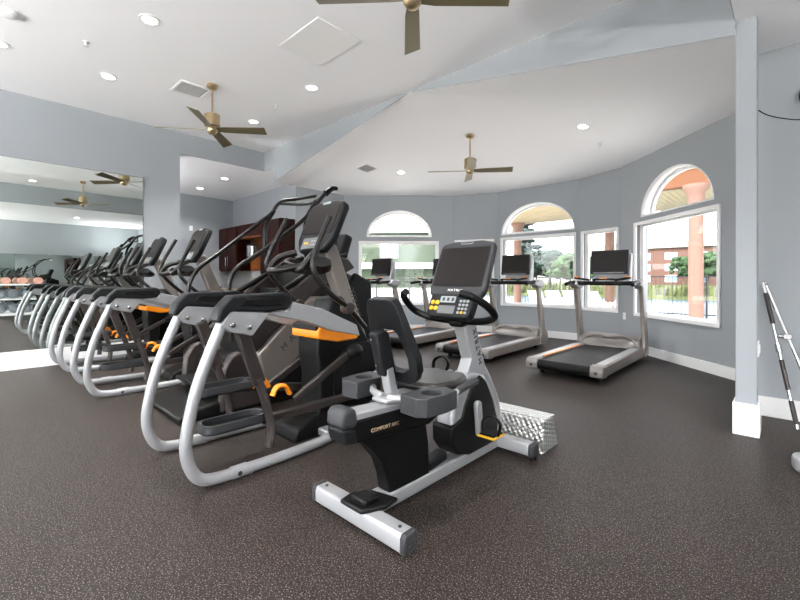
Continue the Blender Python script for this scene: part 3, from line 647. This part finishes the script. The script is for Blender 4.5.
tl = [(-1.875, 4.68, 0, 'treadmill on the right end of the row by the big right window'),
      (-3.345, 4.80, 1.5, 'treadmill second from the right, facing the central arched window'),
      (-4.84, 4.86, 4, 'treadmill third from the right, screen half hidden by the bike console'),
      (-5.87, 4.06, 1, 'treadmill on the left end of the row, screen before the green building')]
for i, (x, y, a, lab) in enumerate(tl):
    o = tm if i == 0 else copy_tree(tm)
    o.location = (x, y, 0); o.rotation_euler = (0, 0, radians(a)); tag(o, lab, 'treadmill', 'row of treadmills facing the bay windows')

# ------------------------------------------------------------------ ceiling fixtures
def downlight(x, y, z, lab, energy):
    t = empty('recessed_downlight', (x, y, z), label=lab, cat='ceiling light', group='recessed downlights')
    bm = holed([(.085*cos(2*pi*k/28), .085*sin(2*pi*k/28)) for k in range(28)], [[(.062*cos(2*pi*k/28), .062*sin(2*pi*k/28)) for k in range(28)]], .014)
    obj('trim_ring', bm, 'trim', t)
    bm = B(); cyl(bm, (0, 0, .001), .063, .006, seg=28); obj('lamp_lens', bm, 'bulb', t)
    l = bpy.data.lights.new('downlight', 'AREA'); l.shape = 'DISK'; l.size = .12; l.energy = energy; l.color = (1, .98, .96); l.spread = radians(115)
    lo = bpy.data.objects.new('lamp', l); COL.objects.link(lo); lo.parent = t; lo.location = (0, 0, -.012)
E0 = 16
dl = [(-4.21, 1.17, ZC, 'round recessed ceiling light near the top edge, left of the access panel', E0),
      (-5.73, 1.17, ZC, 'round recessed ceiling light left of the ceiling fan, nearer the left beam', E0),
      (-4.25, 2.94, ZC, 'round recessed ceiling light right of the left fan on the high ceiling', E0),
      (-5.79, 2.98, ZC, 'round recessed ceiling light just above the left fan blades, by the beam corner', E0),
      (-5.72, .26, ZC, 'round recessed ceiling light cut by the left edge of the photo', E0),
      (-1.0, 1.17, ZC, 'recessed ceiling light on the high ceiling, above and outside the photo', E0),
      (-2.6, -.6, ZC, 'recessed ceiling light behind the camera on the high ceiling', E0),
      (-1.995, 5.65, 3.09, 'round recessed ceiling light on the bay ceiling above the right treadmill', 14),
      (-5.32, 5.675, 3.09, 'small recessed ceiling light on the bay ceiling beside the square vent', 14),
      (-9.15, 3.50, 3.075, 'left recessed ceiling light in the alcove beyond the mirror wall', 7),
      (-8.02, 3.53, 3.10, 'right recessed ceiling light in the alcove beyond the mirror wall', 7),
      (1.6, 2.4, 3.0, 'recessed ceiling light over the right side of the room', 26),
      (1.6, -1.2, 3.0, 'recessed ceiling light over the right side behind the camera', 26)]
for d_ in dl: downlight(*d_)
def vent(x, y, z, w, h, lab, rz=0, tilt=(0, 0)):
    t = empty('air_vent', (x, y, z), rz, label=lab, cat='vent'); t.rotation_euler = (tilt[0], tilt[1], rz)
    bm = holed(rect(-w/2, w/2, -h/2, h/2), [rect(-w/2+.025, w/2-.025, -h/2+.025, h/2-.025)], .014); obj('frame', bm, 'trim', t, smooth=False)
    bm = B(); box(bm, (0, 0, .005), (w-.05, h-.05, .004)); obj('duct_backing', bm, 'ventd', t, smooth=False)
    bm = B(); n = int((h-.05)/.026)
    for k in range(n): box(bm, (0, -h/2+.038+k*.026, -.002), (w-.05, .016, .003), Matrix.Rotation(.5, 3, 'X'))
    obj('louvres', bm, 'vent', t, smooth=False)
vent(-5.37, 1.95, ZC-.008, .36, .36, 'square white louvred air vent on the high ceiling beside the left fan')
def zbay(x, y):
    # height of the vault under (x,y)
    P = Vector((pk[0], pk[1]))
    q = Vector((x, y))-P
    for a, b in zip(rim, rim[1:]):
        A2 = Vector((a[0], a[1]))-P; B2 = Vector((b[0], b[1]))-P
        det = A2.x*B2.y-A2.y*B2.x
        if abs(det) < 1e-9: continue
        s_ = (q.x*B2.y-q.y*B2.x)/det; t_ = (A2.x*q.y-A2.y*q.x)/det
        if s_ >= -1e-6 and t_ >= -1e-6 and s_+t_ <= 1.0001: return pk[2]+(a[2]-pk[2])*s_+(b[2]-pk[2])*t_
    return 3.0
for o in [o for o in COL.objects if o.name.startswith('recessed_downlight')]:
    if o.location.x > -7 and o.location.y > 4:
        x, y = o.location.x, o.location.y; z = zbay(x, y)
        # orient to the slope
        gx = (zbay(x+.05, y)-zbay(x-.05, y))/.1; gy = (zbay(x, y+.05)-zbay(x, y-.05))/.1
        o.location.z = z-.004; o.rotation_euler = (math.atan(gy), -math.atan(gx), 0)
x, y = -5.64, 5.10; gx = (zbay(x+.05, y)-zbay(x-.05, y))/.1; gy = (zbay(x, y+.05)-zbay(x, y-.05))/.1
vent(x, y, zbay(x, y)-.008, .32, .32, 'small grey square air vent on the bay ceiling', 0, (math.atan(gy), -math.atan(gx)))
t = empty('access_panel', (-3.4, 2.44, ZC), label='large flat white access panel on the high ceiling', cat='ceiling panel')
bm = B(); box(bm, (0, 0, -.004), (.64, .48, .01)); obj('panel', bm, 'trim', t, smooth=False); bm = holed(rect(-.335, .335, -.255, .255), [rect(-.322, .322, -.242, .242)], .008); bmesh.ops.translate(bm, verts=bm.verts, vec=(0, 0, -.005)); obj('panel_frame', bm, 'trim', t, smooth=False)
bm = B(); lathe(bm, [(.075, 0), (.075, -.02), (.055, -.035), (.02, -.038)], (-5.0, .285, ZC)); tag(obj('smoke_detector', bm, 'trim'), 'round white smoke detector on the high ceiling at far top left', 'smoke detector')
for (x, y, z, lab) in ((-5.06, .85, ZC, 'tiny fire sprinkler head on the ceiling near the top left'), (-5.07, 2.92, ZC, 'tiny fire sprinkler head on the ceiling right of the left fan'), (-1.995, 6.32, zbay(-1.995, 6.32), 'tiny fire sprinkler head on the bay ceiling right of the bay light')):
    bm = B(); lathe(bm, [(.03, 0), (.03, -.006), (.01, -.01), (.01, -.035), (.022, -.038), (.022, -.043)], (x, y, z), 14); tag(obj('sprinkler_head', bm, 'vent'), lab, 'sprinkler', 'ceiling sprinkler heads')

# unseen fill uplights added to brighten the ceiling, modelled as floor lamps
for (x, y, lab, e_) in ((2.8, -2.4, 'added fill uplight on the right side of the room, behind the camera', 430), (-2.4, -4.3, 'added fill uplight by the rear windows, behind the camera', 300), (-4.8, -4.3, 'added fill uplight near the rear left corner, behind the camera', 300), (-8.6, .6, 'added fill uplight hidden behind the mirror wall', 90), (2.9, 3.7, 'added fill uplight in the corner out of view on the right', 15)):
    t = empty('added_uplight', (x, y, 0), label=lab, cat='added fill lamp', group='added fill uplights')
    bm = B(); lathe(bm, [(.16, 0), (.16, .02), (.03, .04), (.02, .06)]); obj('base', bm, 'black', t)
    bm = B(); cyl(bm, (0, 0, .92), .014, 1.76); obj('pole', bm, 'black', t)
    bm = B(); lathe(bm, [(.03, 1.78), (.12, 1.83), (.19, 1.93), (.20, 1.95), (.18, 1.93), (.05, 1.83)]); obj('lamp_shade', bm, 'champ', t)
    l = bpy.data.lights.new('bulb', 'AREA'); l.shape = 'DISK'; l.size = .34; l.energy = e_; l.color = (1, 1, 1)
    lo = bpy.data.objects.new('bulb', l); COL.objects.link(lo); lo.parent = t; lo.location = (0, 0, 1.96); lo.rotation_euler = (pi, 0, 0)

# fans
def make_fan():
    t = empty('ceiling_fan', (0, 0, 0))
    bm = B(); lathe(bm, [(.062, 0), (.065, -.02), (.05, -.045), (.02, -.06)]); obj('canopy', bm, 'brass', t)
    bm = B(); cyl(bm, (0, 0, -.21), .012, .32); obj('downrod', bm, 'brass', t)
    bm = B(); lathe(bm, [(.03, -.35), (.085, -.36), (.088, -.365), (.088, -.50), (.08, -.505)], seg=36); obj('motor_housing', bm, 'brass', t)
    bm = B(); lathe(bm, [(.055, -.50), (.062, -.52), (.060, -.56), (.04, -.59), (.015, -.60)]); obj('hub', bm, 'brass', t)
    for k in range(4):
        bm = B(); prism(bm, [(.05, -.035), (.15, -.05), (.62, -.07), (.63, .06), (.15, .05), (.05, .035)], 'z', -.004, .004)
        bmesh.ops.transform(bm, matrix=Matrix.Rotation(k*pi/2, 4, 'Z') @ Matrix.Translation((0, 0, -.535)) @ Matrix.Rotation(-.32, 4, 'X'), verts=bm.verts)
        obj('blade', bm, 'blade', t, bev=.002)
    return t
fn = make_fan()
fans = [(-5.07, 2.08, ZC, 50, 'brass ceiling fan with olive blades hanging over the elliptical trainers'),
        (-3.495, 5.24, None, 37, 'brass ceiling fan with pale blades hanging from the bay ceiling'),
        (-1.775, 2.0, ZC, 42, 'brass ceiling fan cut off by the top edge of the photo')]
for i, (x, y, z, a, lab) in enumerate(fans):
    o = fn if i == 0 else copy_tree(fn)
    o.location = (x, y, zbay(x, y) if z is None else z); o.rotation_euler = (0, 0, radians(a)); tag(o, lab, 'ceiling fan', 'ceiling fans')

# ------------------------------------------------------------------ alcove kitchenette
Yq = 4.58
t = empty('wall_cabinets', (-8.56, Yq, 1.33), label='dark cherry wall cabinets with open centre shelf in the alcove', cat='cabinet')
def cb(x0, x1, z0, z1, nm='body', m='wood', d=.33, par=t, y1=0, bev=.003):
    bm = B(); box(bm, ((x0+x1)/2, y1-d/2, (z0+z1)/2), (x1-x0, d, z1-z0)); return obj(nm, bm, m, par, smooth=False, bev=bev)
cb(-1.37, -.45, 0, 1.0); cb(.62, 1.37, -.1, 1.0)
bd = cb(-.45, .62, .75, 1.0)
for k, (x0, x1, z0) in enumerate(((-1.36, -.92, .02), (-.90, -.46, .02), (.63, .99, -.08), (1.0, 1.36, -.08))):
    dr = cb(x0, x1, z0, .98, 'door', 'wood', .02, y1=-.335, bev=.006)
    bm = B(); cyl(bm, (x1-.05 if k % 2 == 0 else x0+.05, -.37, z0+.2), .008, .22); obj('handle', bm, 'steel', dr)
cb(-.45, .62, .70, .75, 'shelf', 'woodlight', .30)
cb(-.45, .0, .0, .70, 'shelf_back', 'woodlight', .02)
t = empty('base_cabinets', (-8.56, Yq-.01, 0), label='dark wooden base cabinets under the alcove counter', cat='cabinet')
cb(-1.37, 1.37, .08, .88, par=t, d=.55)
for k in range(4): cb(-1.36+k*.685, -1.36+k*.685+.66, .12, .86, 'door', 'wood', .02, t, -.555, .006)
bm = B(); box(bm, (-8.56, Yq-.30, .90), (2.76, .60, .04)); tag(obj('counter_top', bm, 'counter', bev=.005, smooth=False), 'tan counter top along the alcove back wall', 'counter')
t = empty('paper_towel_dispenser', (-8.52, 4.36, 1.62), label='brushed steel cylinder dispenser hanging in the open cabinet bay', cat='dispenser')
bm = B(); cyl(bm, (0, 0, .12), .12, .24); obj('drum', bm, 'steel', t, bev=.01); bm = B(); cyl(bm, (0, 0, .26), .10, .04); box(bm, (0, 0, .35), (.03, .03, .2)); obj('bracket', bm, 'black', t)
for (x, y, lab, c_, h) in ((-8.12, 4.22, 'yellow green bottle on the alcove counter, left of two', 'green', .24), (-7.98, 4.26, 'yellow green bottle on the alcove counter, right of two', 'green', .22)):
    bm = B(); lathe(bm, [(.05, 0), (.052, .01), (.052, h*.6), (.03, h*.8), (.02, h), (.015, h+.01)], (x, y, .92)); tag(obj('bottle', bm, c_), lab, 'bottle', 'bottles on the alcove counter')
t = empty('framed_notice', (-8.0, Yq-.012, 1.02), label='pale framed notice on the alcove wall above the counter', cat='notice')
bm = B(); box(bm, (0, 0, .18), (.42, .015, .42)); obj('sheet', bm, 'white', t, smooth=False); bm = holed(rect(-.22, .22, -.04, .40), [rect(-.2, .2, -.02, .38)], .02); bmesh.ops.transform(bm, matrix=Matrix.Rotation(pi/2, 4, 'X'), verts=bm.verts); obj('frame', bm, 'champ', t, smooth=False)

# switches and outlets
def plate(name, loc, rz, lab, cat):
    t = empty(name, loc, rz, label=lab, cat=cat)
    bm = B(); box(bm, (0, 0, 0), (.075, .008, .115)); obj('cover_plate', bm, 'trim', t, smooth=False, bev=.003); bm = B(); box(bm, (0, -.006, 0), (.03, .008, .06)); obj('insert', bm, 'vinyl', t, smooth=False, bev=.002)
plate('wall_switch', (XP+.005, 3.60, 2.30), radians(90), 'small white wall device high on the dark alcove wall', 'switch')
plate('power_outlet', (-1.98+.0, 7.47-.005, .53), radians(-45), 'white power outlet under the right window corner', 'outlet')
plate('wall_thermostat', (XR-.005, 2.0, 1.9), radians(-90), 'small white thermostat on the opposite wall, seen only in the mirror', 'thermostat')
plate('power_outlet', (-.172+.004, 3.98, .62), radians(90), 'white outlet low on the right side of the pillar', 'outlet')

# speaker + cable
t = empty('wall_speaker', (.14, 4.56, 2.56), label='black round speaker on the wall, cut by the right edge of the photo', cat='speaker')
bm = B(); cyl(bm, (0, -.05, 0), .09, .08, 'y'); obj('housing', bm, 'black', t, bev=.02, seg=3); bm = B(); cyl(bm, (0, -.01, 0), .03, .03, 'y'); obj('wall_bracket', bm, 'black', t); bm = B(); cyl(bm, (0, -.094, 0), .07, .006, 'y'); obj('grille', bm, 'dgrey', t)
bm = B(); tube(bm, [(-.17, 4.03, 2.37), (-.12, 4.08, 2.335), (-.03, 4.2, 2.32), (.07, 4.38, 2.34), (.2, 4.53, 2.42), (.15, 4.55, 2.50)], .004, 8, 6); tag(obj('speaker_cable', bm, 'black'), 'thin black cable sagging from the pillar to the speaker', 'cable')

# bars leaning on wall beside pillar
t = empty('weight_bar', (.04, 4.27, 0), label='chrome and dark grip weight bar leaning beside the pillar, left of two', cat='weight bar')
bm = B(); p0, p1 = Vector((0, 0, .01)), Vector((-.20, .22, 1.10)); cyl2(bm, p0, p1, .011); obj('shaft', bm, 'chrome', t)
for a, b_ in ((.03, .18), (.25, .45), (.70, .92)):
    bm = B(); cyl2(bm, p0.lerp(p1, a), p0.lerp(p1, b_), .0155); obj('grip', bm, 'brown', t)
bm = B(); cyl2(bm, p0.lerp(p1, .50), p0.lerp(p1, .56), .02); obj('collar', bm, 'chrome', t, bev=.004)
t = empty('weight_bar', (.21, 4.24, 0), label='plain chrome weight bar leaning beside the pillar, right of two', cat='weight bar')
bm = B(); p0, p1 = Vector((0, 0, .01)), Vector((-.36, .27, 1.09)); cyl2(bm, p0, p1, .013); obj('shaft', bm, 'chrome', t)
bm = B(); ball(bm, p1, .02); obj('end_knob', bm, 'chrome', t); bm = B(); q = p0.lerp(p1, .62); box(bm, q, (.05, .05, .04)); cyl(bm, q+Vector((-.03, 0, 0)), .015, .05, 'x'); obj('clamp', bm, 'steel', t, bev=.004)
t = empty('machine_foot', (.02, 3.32, 0), label='rounded silver foot of a weight machine at the right edge of the photo', cat='machine foot')
bm = B(); prism(bm, [(-.0, 0), (.36, -.05), (.38, .14), (.05, .16), (-.02, .08)], 'z', .0, .10); obj('foot_cover', bm, 'silver', t, bev=.03, seg=4)
bm = B(); box(bm, (.3, .05, .35), (.07, .09, .6)); obj('column_stub', bm, 'silver', t, bev=.01)

# rack seen only in the mirror
t = empty('storage_rack', (2.75, 1.1, 0), label='white framed storage rack seen reflected at the far left of the mirror', cat='rack')
for a in (-.75, .75):
    for b_ in (-.22, .22):
        bm = B(); box(bm, (b_, a, .5), (.05, .05, 1.0)); obj('post', bm, 'trim', t, smooth=False, bev=.004)
for z in (.12, .55, .98):
    bm = B(); box(bm, (0, 0, z), (.5, 1.56, .035)); obj('shelf', bm, 'trim', t, smooth=False, bev=.004)
n_ = 0
for zi, z in enumerate((.14, .57)):
    for k in range(5):
        bm = B(); ball(bm, (0, 0, .14), .14, sub=3); o = obj('exercise_ball', bm, 'ball'); o.location = (2.75, .5+.3*k, z-.0024)
        tag(o, 'blue grey exercise ball on the reflected rack, %s shelf, %s' % (('bottom', 'middle')[zi], ('nearest the camera', 'second along', 'in the middle', 'fourth along', 'at the far end')[k]), 'ball', 'balls on the reflected rack')
for k in range(4):
    bm = B(); cyl(bm, (0, 0, .10), .10, .44, 'x'); o = obj('foam_roller', bm, 'pink', bev=.01); o.location = (2.75, .55+.36*k, .998)
    tag(o, 'pink foam roller on top of the reflected rack, %s' % ('nearest the camera', 'second along', 'third along', 'at the far end')[k], 'foam roller', 'rollers on the reflected rack')

# ------------------------------------------------------------------ exterior
def ex(name, bm, m, **k): return obj(name, bm, m, **k)
bm = B(); box(bm, (0, 6.5+5.5, -.21), (60, 23, .1)); 
bm.free()
bm = holed(rect(-40, 40, -28, 16.3), [rect(-2.6, 2.9, 12.75, 14.9), rect(XP-.05, XR+.15, YB-.15, 4.55), [( -.2, 4.5), (-.2, 5.9), (-2.0, 7.6), (-2.9, 7.95), (-4.6, 7.95), (-5.5, 7.6), (-7.2, 5.9), (-7.2, 4.5)][::-1]][:1], .10)
bmesh.ops.translate(bm, verts=bm.verts, vec=(0, 0, -.18))
tag(ex('pool_deck', bm, 'deckpale', smooth=False), kind='structure')
bm = B(); box(bm, (.15, 13.82, -.23), (5.5, 2.15, .1)); tag(ex('pool_water', bm, 'pool', smooth=False), kind='structure')
bm = B(); box(bm, (0, 30, -.7), (260, 28, .2)); tag(ex('lake_water', bm, 'water', smooth=False), kind='structure')
bm = B(); box(bm, (0, 130, -.75), (500, 175, .9)); tag(ex('lawn', bm, 'grass', smooth=False), kind='structure')
# reed bank
bm = B()
for k in range(2200):
    x = random.uniform(-75, 20); y = random.uniform(42.5, 47); h = random.uniform(.1, .9); w = .3
    a = random.uniform(0, pi); dx, dy = cos(a)*w, sin(a)*w
    v = [bm.verts.new(p) for p in ((x-dx, y-dy, -.3), (x+dx, y+dy, -.3), (x+random.uniform(-.2, .2), y, h))]; bm.faces.new(v)
tag(ex('reeds', bm, 'grass', smooth=False), 'yellow green reeds along the far lake bank', 'reeds', kind='stuff')
# fence
fy = 16.0
t = empty('pool_fence', (-8, fy, -.13), label='black iron picket fence between pool deck and lake', cat='fence')
bm = B(); box(bm, (4, 0, 1.36), (36, .04, .04)); obj('top_rail', bm, 'fence', t, smooth=False)
bm = B(); box(bm, (4, 0, .15), (36, .04, .04)); obj('bottom_rail', bm, 'fence', t, smooth=False)
bm = B()
for k in range(300): box(bm, (-14+k*.12, 0, .7), (.016, .016, 1.3))
obj('pickets', bm, 'fence', t, smooth=False, kind='stuff')
for k in range(15):
    bm = B(); box(bm, (-13.9+k*2.5, 0, .72), (.06, .06, 1.44)); obj('post', bm, 'fence', t, smooth=False)
# pavilion roof with columns
t = empty('pavilion_roof', (-6, 12.2, 3.42), label='porch roof outside with orange fascia beam and cream boarded soffit', cat='roof')
bm = B(); box(bm, (2.2, .1, .35), (10.6, .25, .72)); obj('fascia_beam', bm, 'fascia', t, smooth=False)
bm = B(); bar(bm, (-3.2, .1, .42), (-8.2, -4.9, .42), .25, .6); obj('fascia_beam', bm, 'fascia', t, smooth=False)
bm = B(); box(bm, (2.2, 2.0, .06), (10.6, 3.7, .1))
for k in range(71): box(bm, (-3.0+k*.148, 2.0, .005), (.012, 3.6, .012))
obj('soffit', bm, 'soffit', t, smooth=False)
bm = B(); prism(bm, [(-.2, .7), (1.9, 1.6), (4.1, .7), (4.1, .6), (-.2, .6)], 'x', -3.3, 7.6); obj('roof_slope', bm, 'fascia', t, smooth=False)
def column(x, y, lab, r=.155, top=3.42):
    t = empty('porch_column', (x, y, -.13), label=lab, cat='column', group='pink porch columns')
    bm = B(); cyl(bm, (0, 0, top/2), r, top-.1, seg=32); obj('shaft', bm, 'column', t)
    bm = B(); H_ = top+.13; lathe(bm, [(r, H_-.55), (r+.05, H_-.53), (r+.05, H_-.48), (r+.02, H_-.46), (r+.04, H_-.2), (r+.12, H_-.08), (r+.12, H_)]); obj('capital', bm, 'column', t)
    bm = B(); lathe(bm, [(r+.1, 0), (r+.1, .1), (r+.04, .14), (r, .2)]); obj('column_base', bm, 'column', t)
column(-1.66, 12.2, 'thick pale terracotta column outside the big right window')
column(-4.65, 16.0-.25, 'pale terracotta column outside the narrow window behind the right treadmill')
column(-8.05, 15.6-.1, 'pale terracotta column outside the left edge of the central window')
# buildings
def building(x0, x1, y, h, m, lab, wins, depth=8, name='apartment_building', hip=True, band=None, ww=1.6, wh=1.5):
    t = empty(name, ((x0+x1)/2, y, -.3), label=lab, cat='building'); w = x1-x0
    bm = B(); box(bm, (0, depth/2, h/2), (w, depth, h)); obj('wall', bm, m, t, smooth=False)
    if hip:
        bm = B(); v = [bm.verts.new(p) for p in ((-w/2-.6, -.6, h), (w/2+.6, -.6, h), (w/2+.6, depth+.6, h), (-w/2-.6, depth+.6, h), (-w/2+3, depth/2, h+2.2), (w/2-3, depth/2, h+2.2))]
        for f in ((0, 1, 5, 4), (1, 2, 5), (2, 3, 4, 5), (3, 0, 4), (3, 2, 1, 0)): bm.faces.new([v[i] for i in f])
        obj('roof', bm, 'roof', t, smooth=False)
    for (wx, wz) in wins:
        bm = B(); box(bm, (wx, -.03, wz), (ww+.3, .1, wh+.3)); f = obj('window_frame', bm, 'bandwhite', t, smooth=False)
        bm = B(); box(bm, (wx, -.07, wz), (ww, .06, wh)); obj('pane', bm, 'winblue', f, smooth=False)
    if band:
        bm = B(); box(bm, (0, -.08, band), (w+.1, .2, .45)); obj('wall_band', bm, 'bandwhite', t, smooth=False)
    return t
wins = [(-20+k*6.5, z) for k in range(7) for z in (1.8, 4.9, 8.0)]
building(-44.6, -2, 134, 10.3, 'brick', 'red brick apartment building across the lake, seen right of centre', wins, 12, ww=2.6, wh=1.5)
building(-150, -84, 128, 7, 'bandwhite', 'low pale house among trees across the lake', [(-20+k*8, 3.6) for k in range(6)], 12)
# green building to the left
t = empty('green_building', (-27.2, 17.2, -.18), radians(40), label='pale green stucco building with white bands outside the left window', cat='building')
bm = B(); box(bm, (0, 3, 2.45), (22, 6, 4.9)); obj('wall', bm, 'greenwall', t, smooth=False)
for z, hh in ((2.35, .42), (4.9, .2), (.3, .8)):
    bm = B(); box(bm, (0, -.1, z), (22.2, .3, hh)); obj('wall_band', bm, 'bandwhite', t, smooth=False)
for k in range(4):
    bm = B(); box(bm, (-8.1+k*5.1, -.04, 3.45), (1.3, .12, 1.0)); f = obj('window_frame', bm, 'bandwhite', t, smooth=False)
    bm = B(); box(bm, (-8.1+k*5.1, -.08, 3.45), (1.0, .1, .75)); obj('pane', bm, 'winblue', f, smooth=False)
bm = B(); box(bm, (-9.4, -.3, 2.45), (2.2, .5, 4.9)); obj('stair_tower', bm, 'dgrey', t, smooth=False)
# trees
def tree(x, y, h, r, m, lab, pine=False, name='tree'):
    t = empty(name, (x, y, -.3), label=lab, cat='tree', group='trees across the lake')
    bm = B(); tube(bm, [(0, 0, 0), (.02*h, 0, h*.4), (0, .01*h, h*.85)], h*.022, 8, 3, r1=h*.008); obj('trunk', bm, 'bark', t)
    bm = B(); n = 90 if not pine else 40
    for k in range(n):
        if pine: z = h*random.uniform(.5, 1); a = random.uniform(0, 2*pi); q = r*random.uniform(.1, .9)*(1.4-z/h); c = (q*cos(a), q*sin(a), z); rr = r*.2; s = (1.3, 1.3, .45)
        else: a = random.uniform(0, 2*pi); q = r*random.uniform(.1, .9)*(1.15-.5*abs(random.random())); z = h*random.uniform(.35, .88); c = (q*cos(a), q*sin(a), z); rr = r*random.uniform(.16, .30); s = (1, 1, .85)
        ball(bm, c, rr, s, 2)
    for v in bm.verts: v.co += Vector((random.uniform(-1, 1), random.uniform(-1, 1), random.uniform(-1, 1)))*r*.05
    obj('crown', bm, m, t, smooth=False)
def atpx(x, t):
    r_ = (x-400)/414; th = radians(43.3); return (t*(r_*cos(th)-sin(th)), t*(r_*sin(th)+cos(th)))
for (pxx, t_, h, r, m, lab, pine) in [(524, 62, 10.2, 3.4, 'leafd', 'tall dark pine seen at the left of the central window', True),
        (536, 95, 8.6, 5.0, 'leafd', 'broad dark tree behind the middle of the central window', False),
        (549, 110, 9.6, 5.0, 'leafd', 'dark round tree in the middle of the central window', False),
        (570, 80, 6.6, 3.6, 'leaf', 'bright green round tree at the right of the central window', False),
        (560, 118, 9.0, 4.5, 'leafd', 'distant dark tree behind the bright green tree', False),
        (683, 95, 7.4, 2.6, 'leaf', 'light green tree before the brick building, left of the column', False),
        (691, 105, 8.0, 3.0, 'leaf', 'light green tree partly hidden behind the thick column', False),
        (708, 85, 7.6, 3.2, 'leaf', 'light green tree right of the thick column', False),
        (718, 98, 7.6, 3.6, 'leafd', 'dark tree at the right edge of the right window', False),
        (600, 120, 8.4, 5.0, 'leafd', 'distant tree seen through the narrow right window', False),
        (590, 100, 7.2, 4.0, 'leaf', 'green tree at the left of the narrow right window', False),
        (500, 110, 8.0, 5.0, 'leafd', 'dark tree left of the pine, mostly behind the column', False)]:
    x, y = atpx(pxx, t_); tree(x, y, h, r, m, lab, pine, 'pine_tree' if pine else 'tree')
# loungers on deck
def make_lounger():
    t = empty('sun_lounger', (0, 0, 0))
    bm = B(); box(bm, (0, -.35, .34), (.5, 1.25, .05)); obj('seat', bm, 'lounge', t, bev=.01)
    bm = B(); bar(bm, (0, .25, .34), (0, .72, .85), .5, .05); obj('backrest', bm, 'lounge', t, bev=.01)
    for a in (-.22, .22):
        for b_ in (-.9, .2): bm = B(); box(bm, (a, b_, .165), (.04, .04, .33)); obj('leg', bm, 'champ', t)
    return t
lg = make_lounger()
lsp = [(541, 14.6, 'leftmost white sun lounger seen through the central window'), (559, 14.6, 'middle white sun lounger seen through the central window'), (577, 14.6, 'right white sun lounger at the right edge of the central window'), (600, 13.6, 'white sun lounger seen through the narrow window')]
for i, (pxx, t_, lab) in enumerate(lsp):
    o = lg if i == 0 else copy_tree(lg); x, y = atpx(pxx, t_); o.location = (x, y, -.13); o.rotation_euler = (0, 0, radians(43)); tag(o, lab, 'sun lounger', 'white loungers on the pool deck')
# flowering pots by narrow window
for (pxx, lab) in ((596, 'pot of pink flowers outside the narrow window, left of two'), (608, 'pot of pink flowers outside the narrow window, right of two')):
    x, y = atpx(pxx, 10.6 if pxx < 600 else 11.1); t = empty('flower_pot', (x, y, -.13), label=lab, cat='plant pot', group='flower pots on the deck')
    bm = B(); lathe(bm, [(.12, 0), (.18, .3), (.19, .32), (.15, .32)]); obj('pot', bm, 'fascia', t)
    bm = B()
    for k in range(14): ball(bm, (random.uniform(-.15, .15), random.uniform(-.15, .15), .38+random.uniform(0, .25)), .06, sub=1)
    obj('blossoms', bm, 'pink', t)

# ------------------------------------------------------------------ world and sun
w = bpy.data.worlds.new('sky'); sc.world = w; w.use_nodes = True; nt = w.node_tree
bg = nt.nodes['Background']; sk = nt.nodes.new('ShaderNodeTexSky')
sk.sky_type = 'NISHITA'; sk.sun_disc = False; sk.sun_elevation = radians(52); sk.sun_rotation = radians(180); sk.air_density = 1; sk.dust_density = 2.5; sk.ozone_density = 1
hs = nt.nodes.new('ShaderNodeHueSaturation'); hs.inputs['Saturation'].default_value = .18; hs.inputs['Value'].default_value = 1
nt.links.new(sk.outputs[0], hs.inputs['Color']); nt.links.new(hs.outputs[0], bg.inputs[0]); bg.inputs[1].default_value = .75
sl = bpy.data.lights.new('sun', 'SUN'); sl.energy = 5.0; sl.angle = radians(.6); sl.color = (1, .96, .9)
so = bpy.data.objects.new('sun', sl); COL.objects.link(so); so.rotation_euler = (radians(38), 0, radians(-25)); so.location = (0, -10, 20)

sc.view_settings.view_transform = 'Standard'; sc.view_settings.look = 'None'; sc.view_settings.gamma = 1; sc.view_settings.exposure = 0.9
sc.view_settings.use_curve_mapping = False
